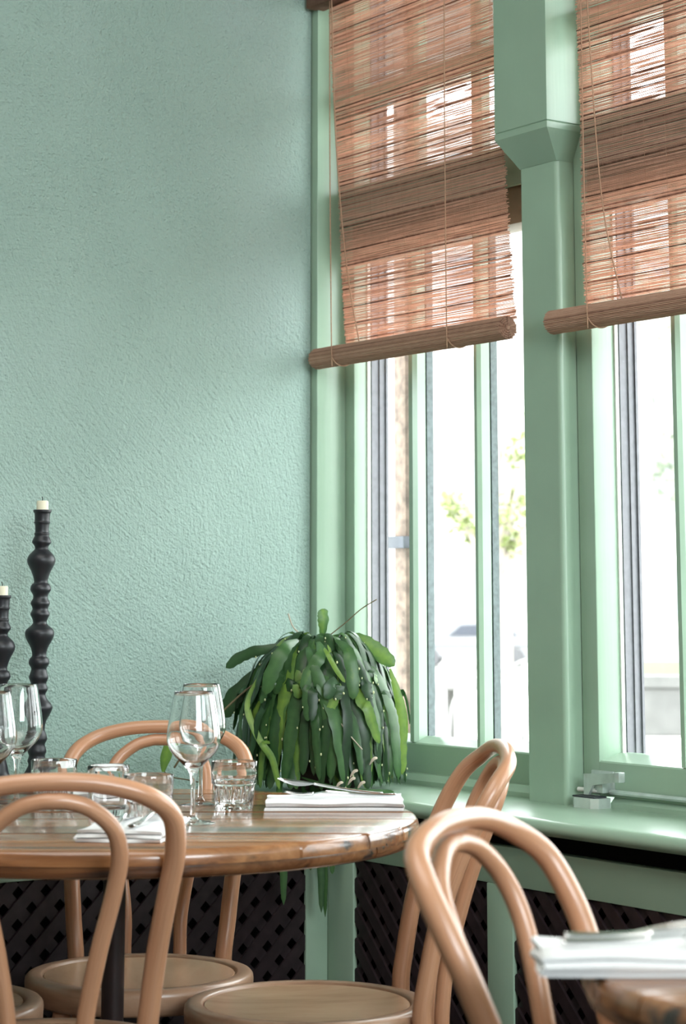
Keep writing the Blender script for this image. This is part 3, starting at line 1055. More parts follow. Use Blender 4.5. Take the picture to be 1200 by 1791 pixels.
def make_tumbler():
    t = thing('tumbler', 'tumbler', 'glass')
    NF = 12
    def facet(th, z, r):
        if z > 0.0415 or z < 0.002:
            return 1.0
        k = min(1, (0.0415 - z) / 0.004) * min(1, z / 0.006)
        ph = (th * NF / (2 * PI)) % 1.0 - 0.5
        return 1 - k * (0.095 * (0.25 - ph * ph) * 4)
    out = [(0.0, 0.0025), (0.020, 0.0025), (0.026, 0.0), (0.0315, 0.0005), (0.0325, 0.004), (0.0330, 0.010), (0.0340, 0.022), (0.0350, 0.034), (0.0352, 0.0385), (0.0360, 0.0405),
           (0.0385, 0.0425), (0.0388, 0.046), (0.0392, 0.060), (0.0396, 0.0775), (0.0391, 0.0790), (0.0381, 0.0788), (0.0376, 0.0775), (0.0371, 0.060), (0.0364, 0.046), (0.0345, 0.041), (0.0325, 0.034), (0.0308, 0.020), (0.029, 0.012), (0.020, 0.009), (0.0, 0.0085)]
    bm = bmesh.new()
    lathe(bm, out, 96, rfun=lambda th, z, r: facet(th, z, r) if r > 0.0312 and z < 0.0415 else 1.0)
    finish('tumbler_body', bm, M['glass'], t, smooth=True, auto=28, loc=(0, 0, 0))
    return t
def make_pot():
    t = thing('glass_votive', 'votive', 'glass')
    bm = bmesh.new()
    lathe(bm, [(0.0, 0.002), (0.022, 0.002), (0.030, 0.0), (0.0325, 0.003), (0.0330, 0.05), (0.0345, 0.068), (0.0350, 0.076), (0.0335, 0.0805), (0.0300, 0.0800), (0.0285, 0.075), (0.0285, 0.064), (0.0285, 0.02), (0.024, 0.012), (0.0, 0.011)], 48)
    glass_part('votive_body', bm, t)
    return t
wine = make_wine()
for i, (a, b, lab) in enumerate([
        (1.093, 1.023, 'nearer of the two overlapping wine glasses in front of the far chair\'s hoop'),
        (0.833, 0.852, 'farther wine glass of the overlapping pair, next to the faceted tumbler'),
        (0.659, 1.119, 'whole empty wine glass in front of the tall candlestick'),
        (0.906, 1.290, 'wine glass half cut off by the photo\'s left edge')]):
    g = wine if i == 0 else copy_tree(wine)
    g.location = W(a, b, ZT)
    g.rotation_euler = (0, 0, i * 0.7)
    tag(g, lab, 'wine glass', 'wine glasses on the round table')
tumb = make_tumbler()
for i, (a, b, lab) in enumerate([
        (0.927, 0.842, 'clear faceted tumbler between the wine glass pair and the folded napkin'),
        (1.085, 1.100, 'clear faceted tumbler seen through the arch of the front chair\'s back'),
        (0.723, 1.080, 'clear tumbler beside the candlestick, its rim just above the front chair')]):
    g = tumb if i == 0 else copy_tree(tumb)
    g.location = W(a, b, ZT)
    g.rotation_euler = (0, 0, i * 0.9)
    tag(g, lab, 'glass', 'faceted tumblers')
vt = make_pot()
vt.location = W(0.897, 1.069, ZT)
tag(vt, 'small thick-rimmed clear glass pot amid the tumblers', 'glass')

# ------------------------------------------------------------------ napkins and cutlery
def napkin(label, a, b, rz, length, width, seed, z=ZT, layers=3, th=0.0046):
    """folded cloth: zigzag ribbon in cross-section, swept along its length"""
    t = thing('folded_napkin', label, 'napkin', W(a, b, z), rz, group='folded white napkins')
    rnd = random.Random(seed)
    path = []
    g = th + 0.0016
    for l in range(layers):
        z0 = th / 2 + l * g
        ys = [(-width / 2) + width * k / 8 for k in range(9)]
        if l % 2: ys = ys[::-1]
        e = rnd.uniform(-0.003, 0.003)
        for y in ys:
            path.append((y + e * 0.5, z0))
        if l < layers - 1:
            s = 1 if l % 2 == 0 else -1
            path.append((s * (width / 2 + g * 0.42), z0 + g / 2))
    # offset ribbon
    n = len(path)
    up, dn = [], []
    for i in range(n):
        p, q = path[max(i - 1, 0)], path[min(i + 1, n - 1)]
        d = Vector((q[0] - p[0], q[1] - p[1]))
        d = d.normalized() if d.length > 1e-9 else Vector((1, 0))
        nn = Vector((-d.y, d.x)) * th / 2
        up.append((path[i][0] + nn.x, path[i][1] + nn.y))
        dn.append((path[i][0] - nn.x, path[i][1] - nn.y))
    sec = up + dn[::-1]
    bm = bmesh.new()
    K = 16
    rings = []
    ph = rnd.uniform(0, 6)
    for k in range(K + 1):
        x = -length / 2 + length * k / K
        ring = []
        for (y, zz) in sec:
            hgt = zz / (layers * g)
            wob = 0.0016 * math.sin(x * 42 + ph + y * 30) * hgt
            ex = x * (1 - 0.02 * hgt) + 0.002 * math.sin(y * 60 + zz * 500 + ph)
            ring.append(bm.verts.new((ex, y + 0.002 * math.sin(x * 25 + ph), max(0.0003, zz + wob + 0.0004))))
        rings.append(ring)
    m = len(sec)
    for A, B in zip(rings[:-1], rings[1:]):
        for q in range(m):
            bm.faces.new((A[q], A[(q + 1) % m], B[(q + 1) % m], B[q]))
    for R_, flip in ((rings[0], 0), (rings[-1], 1)):
        h = m // 2
        for q in range(h - 1):
            f = (R_[q], R_[q + 1], R_[m - 2 - q], R_[m - 1 - q])
            bm.faces.new(f if flip else f[::-1])
    finish('folded_cloth', bm, M['linen'], t, smooth=True, auto=60, loc=(0, 0, 0))
    return t, layers * g + 0.0012

def blade_strip(bm, stations, th):
    """stations (x, half width, z) -> flat strip with thickness"""
    prev = None
    for (x, hw, z) in stations:
        r = [bm.verts.new((x, -hw, z)), bm.verts.new((x, -hw * 0.6, z + th / 2)), bm.verts.new((x, hw * 0.6, z + th / 2)), bm.verts.new((x, hw, z)), bm.verts.new((x, hw * 0.6, z - th / 2)), bm.verts.new((x, -hw * 0.6, z - th / 2))]
        if prev:
            for q in range(6):
                bm.faces.new((prev[q], prev[(q + 1) % 6], r[(q + 1) % 6], r[q]))
        else:
            bm.faces.new(r[::-1])
        prev = r
    bm.faces.new(prev)

def cutlery(kind, label, a, b, z, rz, tilt=0.0, group=None):
    """handle end at +x, working end at -x, length about 0.19"""
    t = thing(kind, label, 'cutlery', W(a, b, z), rz, group=group)
    t.rotation_euler = (0, tilt, rz)
    bm = bmesh.new()
    blade_strip(bm, smooth_path([(0.095, 0.004, 0.0035), (0.092, 0.0075, 0.0035), (0.075, 0.0078, 0.0034), (0.04, 0.0055, 0.004), (0.0, 0.0036, 0.0065), (-0.025, 0.003, 0.0085)], 4), 0.0042)
    finish('handle', bm, M['steel'], t, smooth=True, auto=50, loc=(0, 0, 0))
    if kind == 'spoon':
        bm = bmesh.new()
        nu, nv = 14, 8
        grid = []
        for i in range(nu + 1):
            u = i / nu
            x = -0.022 - 0.066 * u
            hw = 0.0205 * math.sin(PI * min(1, u * 0.93 + 0.03)) ** 0.6 * (0.75 + 0.3 * u)
            row = []
            for j in range(nv + 1):
                s = -1 + 2 * j / nv
                dep = (1 - s * s) * 0.0085 * math.sin(PI * (u * 0.92 + 0.04))
                row.append(bm.verts.new((x, s * hw, 0.0095 - dep + 0.002 * u)))
            grid.append(row)
        for i in range(nu):
            for j in range(nv):
                bm.faces.new((grid[i][j], grid[i + 1][j], grid[i + 1][j + 1], grid[i][j + 1]))
        bmesh.ops.solidify(bm, geom=bm.faces[:], thickness=0.0012)
        finish('bowl', bm, M['steel'], t, smooth=True, auto=60, loc=(0, 0, 0))
    elif kind == 'fork':
        bm = bmesh.new()
        blade_strip(bm, smooth_path([(-0.022, 0.0035, 0.0085), (-0.035, 0.010, 0.007), (-0.048, 0.0125, 0.005)], 4), 0.0022)
        finish('shoulder', bm, M['steel'], t, smooth=True, auto=50, loc=(0, 0, 0))
        for j in range(4):
            bm = bmesh.new()
            y = -0.0105 + 0.007 * j
            pts = smooth_path([(-0.046, y, 0.005, 0.0017), (-0.070, y, 0.0035, 0.0015), (-0.095, y, 0.008, 0.0008)], 4)
            tube(bm, [p[:3] for p in pts], [p[3] for p in pts], 6)
            finish('tine', bm, M['steel'], t, smooth=True, loc=(0, 0, 0))
    else:
        bm = bmesh.new()
        pr = smooth_path([(-0.022, 0.003), (-0.030, 0.008), (-0.060, 0.0095), (-0.095, 0.0085), (-0.112, 0.002)], 4)
        poly = [(x, -0.004) for x, _ in pr] + [(x, y) for x, y in pr[::-1]]
        prism(bm, poly, 'z', 0.0022, 0.0040)
        finish('blade', bm, M['steel'], t, loc=(0, 0, 0))
    return t

RX = VIEW_RZ      # local +x = viewer's right
def V(a, b, dx, dd):
    """shift by viewer-right dx and viewer-depth dd"""
    return a + 0.5736 * dx - 0.8192 * dd, b - 0.8192 * dx - 0.5736 * dd
# napkin near the sill end
na, nb = 1.012, 0.692
t, h = napkin('folded white napkin with spoon and fork, in front of the trailing plant', na, nb, RX, 0.235, 0.115, 4)
cutlery('spoon', 'steel spoon, bowl propped up on the napkin by the trailing plant', *V(na, nb, -0.012, 0.012), ZT + h + 0.008, RX + 0.05, 0.10)
cutlery('fork', 'steel fork lying on the napkin by the trailing plant', *V(na, nb, 0.01, -0.018), ZT + h, RX - 0.03, 0.0)
# napkin in front of the near chair
na, nb = 1.190, 1.185
t, h = napkin('folded white napkin with cutlery, partly behind the front chair\'s hoop', na, nb, RX + PI / 2 - 0.12, 0.20, 0.125, 9)
cutlery('fork', 'steel fork on the napkin behind the front chair\'s hoop', *V(na, nb, 0.02, 0.0), ZT + h, RX - PI / 2 - 0.15, 0.0)
cutlery('table_knife', 'steel knife on the napkin behind the front chair\'s hoop', *V(na, nb, -0.018, 0.0), ZT + h, RX - PI / 2 - 0.08, 0.0)
# napkin of the far seat
na, nb = 0.632, 0.950
t, h = napkin('folded white napkin at the far seat, half hidden by glasses', na, nb, RX + PI / 2 + 0.1, 0.21, 0.12, 12)
cutlery('table_knife', 'steel knife on the far seat\'s napkin', *V(na, nb, 0.0, 0.0), ZT + h, RX + PI / 2 + 0.05, 0.0)
# napkin on the smaller table
na, nb = 2.494, 1.326
t, h = napkin('thick folded white napkin with two steel handles on the smaller table', na, nb, RX, 0.26, 0.112, 15, layers=4, th=0.0036)
cutlery('fork', 'blurred steel fork, farther one on the smaller table\'s napkin', *V(na, nb, -0.005, 0.020), ZT + h + 0.0015, RX + PI - 0.03, 0.0)
cutlery('table_knife', 'blurred steel knife, nearer one on the smaller table\'s napkin', *V(na, nb, -0.012, -0.012), ZT + h + 0.0015, RX + PI + 0.04, 0.0)

# ------------------------------------------------------------------ candlesticks
CS = [(51, 145), (50, 160), (44, 170), (42, 215), (46, 225), (40, 240), (38, 285), (43, 295), (40, 310), (45, 322), (54, 350), (42, 370), (37, 387), (42, 400), (68, 430), (79, 460), (74, 490), (56, 530), (43, 570), (38, 603),
      (52, 620), (58, 650), (44, 678), (41, 702), (54, 732), (46, 757), (44, 775), (54, 802), (44, 830), (38, 855), (50, 875), (75, 900), (81, 927), (72, 962), (48, 1012), (39, 1060), (52, 1080), (57, 1110), (43, 1140), (45, 1160), (54, 1195), (45, 1225), (44, 1240),
      (52, 1270), (40, 1300), (50, 1330), (72, 1360), (80, 1386), (68, 1422), (46, 1470), (40, 1518), (50, 1550), (54, 1580), (42, 1610), (52, 1650), (44, 1680), (52, 1710), (46, 1735), (60, 1770), (72, 1800), (60, 1840), (48, 1880), (66, 1920), (100, 1950), (116, 1975), (116, 2005)]
def candlestick(label, a, b, z0, ztop, unit, scale):
    """unit: metres per profile step; a shorter stick has fewer turnings above the same foot"""
    t = thing('candlestick', label, 'candlestick', W(a, b, z0), 0, group='black turned candlesticks')
    s = unit
    k = s * scale
    length = (ztop - z0) / s
    cut = 145 + length - 265
    seq = [(r, y) for r, y in CS if y <= cut] if length < 1850 else [(r, y) for r, y in CS if y < 1740]
    foot = [(r, y - 2005 + 145 + length) for r, y in CS if y >= 1740]
    prof = [(r * k, (145 + length - y) * s) for r, y in (seq + foot)[::-1]]
    body = smooth_path(prof, 3)
    top = prof[-1][1]
    bm = bmesh.new()
    lathe(bm, [(0, 0)] + body + [(38 * k, top), (36 * k, top - 0.006), (0, top - 0.006)], 32)
    finish('turned_stem', bm, M['black'], t, smooth=True, auto=50, loc=(0, 0, 0))
    bm = bmesh.new()
    r = 33 * k
    lathe(bm, [(0, top - 0.006), (r, top - 0.006), (r, top + 0.016), (r - 0.001, top + 0.0185), (r * 0.5, top + 0.0165), (0, top + 0.016)], 24,
          rfun=lambda th, z, rr_: 1 + 0.03 * math.sin(th * 2 + 1))
    c = finish('candle', bm, M['wax'], t, smooth=True, auto=50, loc=(0, 0, 0))
    bm = bmesh.new()
    tube(bm, [(0, 0, top + 0.015), (0.0, 0.0, top + 0.022), (-0.001, -0.001, top + 0.027)], 0.0009, 6)
    finish('wick', bm, M['wick'], c, loc=(0, 0, 0))
    return t
candlestick('tall black turned candlestick with a cream candle stub', 0.15, 0.823, 0.702, 1.298, 0.0003205, 1.14)
candlestick('shorter black candlestick at the photo\'s left edge', 0.15, 0.909, 0.702, 1.125, 0.0003205, 1.14)

# ------------------------------------------------------------------ trailing plant on the sill
PA, PB, PZ = 0.262, 0.205, 0.722
pl = thing('trailing_cactus', 'trailing plant with flat strap leaves spilling over its pot on the sill', 'plant', W(PA, PB, PZ))
bm = bmesh.new()
lathe(bm, [(0, 0), (0.072, 0), (0.076, 0.01), (0.098, 0.185), (0.106, 0.186), (0.106, 0.212), (0.094, 0.212), (0.092, 0.19), (0, 0.19)], 32)
finish('pot', bm, M['pot'], pl, smooth=True, auto=40, loc=(0, 0, 0))
bm = bmesh.new()
lathe(bm, [(0, 0.2), (0.07, 0.225), (0.092, 0.195), (0.07, 0.19), (0, 0.19)], 24)
finish('soil', bm, M['soil'], pl, smooth=True, loc=(0, 0, 0))

buds = bmesh.new()
def leaf(path, width, tint, rnd, name='leaf', mat_='leaf', scallop=True, bud=0.0, face_out=None, tip=0.35):
    """path: list of local points from root to tip, the blade turned to face_out(point)"""
    pts = [Vector(p) for p in smooth_path([tuple(p) for p in path], 5)]
    n = len(pts)
    bm = bmesh.new()
    tints = []
    prev = None
    tw = rnd.uniform(-0.5, 0.5)
    for i, p in enumerate(pts):
        u = i / (n - 1)
        t = (pts[min(i + 1, n - 1)] - pts[max(i - 1, 0)]).normalized()
        o = face_out(p) if face_out else Vector((p.x, p.y, 0.02))
        o = (o - t * o.dot(t))
        o = o.normalized() if o.length > 1e-6 else t.orthogonal().normalized()
        side = t.cross(o)
        side = (side * math.cos(tw * u) + o * math.sin(tw * u)).normalized()
        up = side.cross(t)
        w = width * min(1, 0.20 + u * 1.9) * (1 if u < 1 - tip else math.sqrt(max(0.0, 1 - ((u - 1 + tip) / tip) ** 2.2)) * 0.96 + 0.04)
        sc = 1 + (0.09 if (i % 2) else -0.06) * (1 if scallop and 0.15 < u < 0.95 else 0)
        l = p - side * w * sc + up * 0.0008
        r = p + side * w * (sc if (i // 2) % 2 else 2 - sc) * 1.0 + up * 0.0008
        m_ = p + up * 0.0035 * (w / 0.012)
        row = [bm.verts.new(l), bm.verts.new(m_), bm.verts.new(r)]
        tints += [tint - 0.06, tint + 0.10, tint - 0.06]
        if prev:
            for q in range(2):
                bm.faces.new((prev[q], prev[q + 1], row[q + 1], row[q]))
        prev = row
        if bud and 0.25 < u < 0.97 and rnd.random() < bud:
            e = (l if rnd.random() < 0.5 else r) + up * 0.003
            b0 = bmesh.ops.create_icosphere(buds, subdivisions=1, radius=1.0)
            s = rnd.uniform(0.0013, 0.0022)
            for v in b0['verts']:
                v.co = Vector((v.co.x * s, v.co.y * s, v.co.z * s * 1.7)) + e
    for f in bm.faces:
        f.smooth = True
    me = bpy.data.meshes.new(name)
    bm.to_mesh(me)
    bm.free()
    me.materials.append(M[mat_])
    o = bpy.data.objects.new(name, me)
    COL.objects.link(o)
    o.parent = pl
    if mat_ == 'leaf':
        settint(o, [min(1, max(0, x)) for x in tints])
    return o

rnd = random.Random(21)
TOP = 0.325
def clampz(z, r):
    return max(z, 0.006) if r < 0.19 else z
def limits(x, y):
    """keep leaves in front of the wall plaster and the sash"""
    X = max(x, -PA + 0.012)
    Y = min(y, PB - 0.012)
    return X, Y
view_dir = math.atan2(-0.5736, 0.8192)     # azimuth that looks back to the room
NL = 272
for i in range(NL):
    long_ = i < 175
    az = view_dir + rnd.uniform(-PI, PI) * (1 if i % 4 == 0 else 0.60)
    reach = rnd.uniform(0.115, 0.172) if long_ else rnd.uniform(0.085, 0.165)
    peak = TOP - 0.012 - 0.045 * rnd.random() - max(0, reach - 0.12) * 0.7
    if long_:
        zend = rnd.uniform(-0.02, 0.05) if i % 4 else rnd.uniform(0.1, 0.2)
    else:
        zend = rnd.uniform(0.03, 0.22)
    ca, sa = math.cos(az), math.sin(az)
    pts = []
    r0 = rnd.uniform(0.0, 0.03)
    flare = rnd.uniform(0.0, 0.03) if long_ else rnd.uniform(0.0, 0.022)
    daz = rnd.uniform(-0.22, 0.22)
    for (rf, zf, dz) in ((0, 0, -0.02), (0.45, 0, 0.015), (0.80, 0, -0.012), (0.97, 0.10, -0.035), (1.02, 0.45, 0.0), (1.02, 0.75, 0.0), (1.02, 1.0, 0.0)):
        r = r0 + (reach - r0) * rf + (flare * zf if zf > 0 else 0)
        z = peak + dz
        if zf > 0:
            zt_ = peak - 0.02
            z = zt_ + (zend - zt_) * zf + dz
        A = az + daz * zf
        X, Y = limits(r * math.cos(A) + rnd.gauss(0, 0.002), r * math.sin(A) + rnd.gauss(0, 0.002))
        pts.append((X, Y, max(z, 0.008)))
    tint = min(0.95, max(0.0, rnd.gauss(0.38, 0.22)))
    if rnd.random() < 0.06:
        tint = rnd.uniform(0.8, 0.98)
    leaf(pts, rnd.uniform(0.0085, 0.0145), tint, rnd, bud=0.14 if rnd.random() < 0.45 else 0.015)

def VL(dx, dd, z):
    """local point from viewer-right, viewer-depth and height above the sill"""
    X = 0.5736 * dx - 0.8192 * dd
    Y = 0.8192 * dx + 0.5736 * dd
    X, Y = limits(X, Y)
    return (X, Y, z)
to_view = lambda p: Vector((0.8192, -0.5736, 0.25))
# distinct leaves the photograph shows
special = [
    ([VL(-0.05, -0.03, 0.30), VL(-0.12, -0.03, 0.29), VL(-0.17, -0.02, 0.275), VL(-0.205, -0.02, 0.25)], 0.012, 0.25),
    ([VL(-0.12, 0.0, 0.26), VL(-0.17, 0.0, 0.21), VL(-0.20, 0.0, 0.17), VL(-0.21, 0.0, 0.145)], 0.019, 0.2),
    ([VL(0.02, 0.0, 0.315), VL(0.075, -0.03, 0.31), VL(0.12, -0.05, 0.285), VL(0.155, -0.06, 0.255)], 0.017, 0.78),
    ([VL(0.0, -0.04, 0.31), VL(0.003, -0.045, 0.34), VL(0.002, -0.045, 0.365), VL(0.0, -0.045, 0.375)], 0.012, 0.75),
    ([VL(-0.03, -0.08, 0.30), VL(-0.02, -0.155, 0.27), VL(0.012, -0.168, 0.18), VL(0.022, -0.17, 0.10), VL(0.02, -0.172, 0.03)], 0.0135, 0.55),
    ([VL(0.03, -0.08, 0.31), VL(0.055, -0.14, 0.29), VL(0.065, -0.155, 0.24), VL(0.066, -0.16, 0.19)], 0.0135, 0.62),
    ([VL(-0.05, -0.08, 0.31), VL(-0.075, -0.14, 0.295), VL(-0.10, -0.155, 0.25), VL(-0.115, -0.16, 0.20)], 0.0155, 0.55),
    ([VL(-0.01, -0.08, 0.31), VL(0.0, -0.15, 0.285), VL(-0.02, -0.16, 0.25), VL(-0.04, -0.165, 0.21)], 0.013, 0.66),
    ([VL(0.0, -0.10, 0.30), VL(0.012, -0.16, 0.285), VL(0.032, -0.165, 0.25), VL(0.05, -0.168, 0.225)], 0.005, 0.98),
    ([VL(-0.10, -0.12, 0.10), VL(-0.12, -0.15, 0.10), VL(-0.10, -0.16, 0.07), VL(-0.085, -0.17, 0.01)], 0.007, 0.85),
    ([VL(-0.13, -0.06, 0.24), VL(-0.155, -0.10, 0.18), VL(-0.135, -0.13, 0.12), VL(-0.09, -0.15, 0.05)], 0.007, 0.9),
    ([VL(0.145, -0.05, 0.25), VL(0.165, -0.05, 0.18), VL(0.168, -0.05, 0.10), VL(0.17, -0.05, 0.03)], 0.012, 0.97),
    ([VL(0.15, -0.02, 0.24), VL(0.172, -0.02, 0.15), VL(0.172, -0.02, 0.08)], 0.011, 0.98),
    ([VL(-0.04, -0.12, 0.03), VL(0.04, -0.18, 0.01), VL(0.10, -0.19, 0.006), VL(0.15, -0.18, 0.006)], 0.007, 0.6),
]
for path, w, ti in special:
    leaf(path, w, ti, rnd, face_out=to_view, scallop=w > 0.011, bud=0.05)
# leaves that trail over the ledge and hang in front of the lattice
def hang(a, b, z_end, w, ti):
    r = lambda aa, bb, z: (aa - PA, -(bb) + PB, z - PZ)
    leaf([r(0.27, b - 0.05, 0.76), r(0.31, b, 0.73), r(a, b + 0.005, 0.69), r(a + 0.004, b + 0.008, 0.60), r(a + 0.003, b + 0.006, z_end)], w, ti, rnd,
         face_out=lambda p: Vector((0.8192, -0.5736, 0.1)), scallop=True)
hang(0.335, 0.345, 0.500, 0.009, 0.6)
hang(0.345, 0.285, 0.565, 0.006, 0.45)
hang(0.350, 0.262, 0.480, 0.009, 0.40)
hang(0.350, 0.252, 0.470, 0.007, 0.5)
hang(0.352, 0.236, 0.555, 0.008, 0.62)
# a runner along the ledge with its own leaf, and the long bare stems
def stem(path, rad, m='stem'):
    bm = bmesh.new()
    tube(bm, smooth_path(path, 6), rad, 6)
    return finish('stem', bm, M[m], pl, smooth=True, loc=(0, 0, 0))
stem([VL(-0.10, -0.04, 0.245), VL(-0.16, -0.05, 0.205), VL(-0.22, -0.06, 0.15), VL(-0.285, -0.06, 0.08), VL(-0.31, -0.06, 0.045)], 0.0022)
stem([VL(0.005, -0.03, 0.31), VL(0.05, -0.03, 0.345), VL(0.085, -0.03, 0.375), VL(0.118, -0.03, 0.395)], 0.0012)
stem([VL(-0.03, -0.03, 0.31), VL(-0.06, -0.03, 0.335), VL(-0.072, -0.03, 0.365)], 0.0015, 'dry')
stem([VL(0.03, -0.17, 0.16), VL(0.05, -0.172, 0.13), VL(0.085, -0.172, 0.09)], 0.0012, 'dry')
stem([VL(-0.20, -0.10, 0.005), VL(-0.27, -0.08, 0.02), VL(-0.325, -0.06, 0.03), VL(-0.33, -0.06, 0.06)], 0.0014)
leaf([VL(-0.333, -0.06, 0.036), VL(-0.33, -0.06, 0.058), VL(-0.322, -0.06, 0.085), VL(-0.315, -0.06, 0.10)], 0.012, 0.85, rnd, face_out=to_view, scallop=False)
# dry husks near the foot
for (dx, dd, z) in ((0.055, -0.185, 0.02), (0.06, -0.18, 0.035), (0.03, -0.19, 0.012), (0.075, -0.185, 0.012), (0.10, -0.18, 0.06)):
    leaf([VL(dx, dd, z), VL(dx + 0.008, dd - 0.004, z + 0.012), VL(dx + 0.016, dd, z + 0.014)], 0.003, 0.5, rnd, name='dry_husk', mat_='dry', face_out=to_view, scallop=False)
bo = finish('flower_buds', buds, M['bud'], pl, smooth=True, loc=(0, 0, 0))
bo['kind'] = 'stuff'

# ------------------------------------------------------------------ outside the windows
sbox('ground', M['paving'], -45, 20, -11.5, -0.25, -0.12, -0.02)
sbox('street', M['paving'], -110, 40, -110, -11.5, -1.1, -1.0)
# timber eave added outside, sized to dim the view through the top panes
ev = sbox('added_eave', M['eave'], -3.0, 3.4, -0.95, -0.16, 2.68, 2.80)
# weathered post just outside the first window
rp = thing('outside_post', 'weathered brown post just outside the narrow pane', 'post', W(-0.256, -0.41, -0.02), world=True)
boxo('shaft', M['rust'], rp, -0.281, -0.232, -0.44, -0.39, -0.02, 2.9, bevel=0.004)
boxo('strap', M['iron'], rp, -0.290, -0.222, -0.455, -0.375, 1.245, 1.275, bevel=0.002)

# street: low wall with lawn, parked car, terrace chairs, trees, facade -- placed by viewer axes
CAM = (4.030, 2.788)
def R(x, d):
    """viewer-right x, distance d -> room a, b"""
    return CAM[0] + 0.5736 * x - 0.8192 * d, CAM[1] - 0.8192 * x - 0.5736 * d
def at(x, d, z=0.0):
    a, b = R(x, d)
    return Vector((a, -b, z))
lw = thing('planter_wall', 'low grey concrete retaining wall with a strip of lawn outside', 'wall', at(3.4, 18, -0.02), VIEW_RZ)
def lbox(name, m, parent, x0, x1, y0, y1, z0, z1, bevel=0.0):
    bm = bmesh.new()
    r = bmesh.ops.create_cube(bm, size=1.0)
    for v in r['verts']:
        v.co = Vector(((x0 + x1) / 2 + v.co.x * (x1 - x0), (y0 + y1) / 2 + v.co.y * (y1 - y0), (z0 + z1) / 2 + v.co.z * (z1 - z0)))
    if bevel:
        bmesh.ops.bevel(bm, geom=bm.edges[:], offset=bevel, segments=2, affect='EDGES')
    return finish(name, bm, m, parent, loc=(0, 0, 0))
for k in range(4):
    lbox('coping_block', M['concrete'], lw, -0.9 + k * 1.2, 0.28 + k * 1.2, 0.0, 0.35, 0.40, 0.50, 0.01)
    lbox('wall_block', M['concrete'], lw, -0.88 + k * 1.2, 0.27 + k * 1.2, 0.03, 0.33, 0.0, 0.40, 0.01)
lbox('lawn', M['lawn'], lw, -0.88, 3.9, 0.33, 6.0, 0.0, 0.46)

# parked car
cr = thing('parked_car', 'pale parked car across the street', 'car', at(4.2, 68, -1.0), VIEW_RZ - 0.12)
bm = bmesh.new()
body = [(-2.1, 0.32), (-2.12, 0.62), (-1.95, 0.86), (-1.0, 0.95), (1.55, 0.98), (2.05, 0.92), (2.12, 0.55), (2.08, 0.32)]
prism(bm, [(x, z) for x, z in body], 'y', -0.85, 0.85)
bmesh.ops.bevel(bm, geom=bm.edges[:], offset=0.05, segments=2, affect='EDGES')
finish('body', bm, M['car'], cr, smooth=True, auto=30, loc=(0, 0, 0))
bm = bmesh.new()
cab = [(-1.05, 0.94), (-0.45, 1.42), (1.15, 1.45), (1.75, 0.97)]
prism(bm, cab, 'y', -0.72, 0.72)
bmesh.ops.bevel(bm, geom=bm.edges[:], offset=0.06, segments=2, affect='EDGES')
finish('cabin', bm, M['car'], cr, smooth=True, auto=30, loc=(0, 0, 0))
for (p) in ([(-0.78, 1.0), (-0.38, 1.34), (0.22, 1.36), (0.22, 1.0)], [(0.30, 1.0), (0.30, 1.36), (1.05, 1.37), (1.42, 1.0)]):
    bm = bmesh.new()
    prism(bm, p, 'y', -0.735, -0.71)
    finish('side_window', bm, M['car_glass'], cr, loc=(0, 0, 0))
for x in (-1.35, 1.35):
    for s in (-1, 1):
        bm = bmesh.new()
        lathe(bm, [(0, -0.1), (0.2, -0.1), (0.31, -0.09), (0.32, 0), (0.31, 0.09), (0.2, 0.1), (0, 0.1)], 24)
        bmesh.ops.rotate(bm, verts=bm.verts[:], cent=(0, 0, 0), matrix=Matrix.Rotation(PI / 2, 3, 'X'))
        bmesh.ops.translate(bm, verts=bm.verts[:], vec=(x, s * 0.79, 0.32))
        finish('wheel', bm, M['tyre'], cr, smooth=True, auto=40, loc=(0, 0, 0))
lbox('side_moulding', M['tyre'], cr, -1.9, 1.95, -0.875, -0.85, 0.66, 0.72)

# terrace furniture
def terrace_chair(label, x, d, rz):
    t = thing('terrace_chair', label, 'chair', at(x, d, -0.02), rz, group='pale terrace chairs')
    bm = bmesh.new()
    pts = smooth_path([(-0.2, -0.22, 0.0), (-0.19, -0.2, 0.45), (-0.19, -0.25, 0.75), (-0.12, -0.28, 0.84), (0.12, -0.28, 0.84), (0.19, -0.25, 0.75), (0.19, -0.2, 0.45), (0.2, -0.22, 0.0)], 5)
    tube(bm, pts, 0.012, 8)
    finish('back_frame', bm, M['street_white'], t, smooth=True, loc=(0, 0, 0))
    bm = bmesh.new()
    tube(bm, smooth_path([(-0.10, -0.2, 0.46), (-0.10, -0.24, 0.68), (-0.05, -0.265, 0.76), (0.05, -0.265, 0.76), (0.10, -0.24, 0.68), (0.10, -0.2, 0.46)], 5), 0.009, 8)
    finish('back_arch', bm, M['street_white'], t, smooth=True, loc=(0, 0, 0))
    lbox('seat', M['street_white'], t, -0.2, 0.2, -0.2, 0.2, 0.44, 0.46, 0.005)
    for s in (-1, 1):
        bm = bmesh.new()
        tube(bm, [(s * 0.18, 0.18, 0.45), (s * 0.2, 0.22, 0.0)], 0.011, 8)
        finish('leg', bm, M['street_metal'], t, smooth=True, loc=(0, 0, 0))
    return t
terrace_chair('pale terrace chair seen through the middle pane', 0.44, 9.4, VIEW_RZ + 0.5)
terrace_chair('pale terrace chair seen beside the green post', 0.86, 10.2, VIEW_RZ + 2.6)
tt = thing('terrace_table', 'small pedestal terrace table outside the middle pane', 'table', at(0.52, 10.3, -0.02), VIEW_RZ)
bm = bmesh.new()
lathe(bm, [(0, 0.72), (0.3, 0.72), (0.31, 0.735), (0.3, 0.75), (0, 0.75)], 32)
finish('tabletop', bm, M['street_white'], tt, smooth=True, auto=40, loc=(0, 0, 0))
bm = bmesh.new()
tube(bm, [(0, 0, 0.03), (0, 0, 0.73)], 0.02, 10)
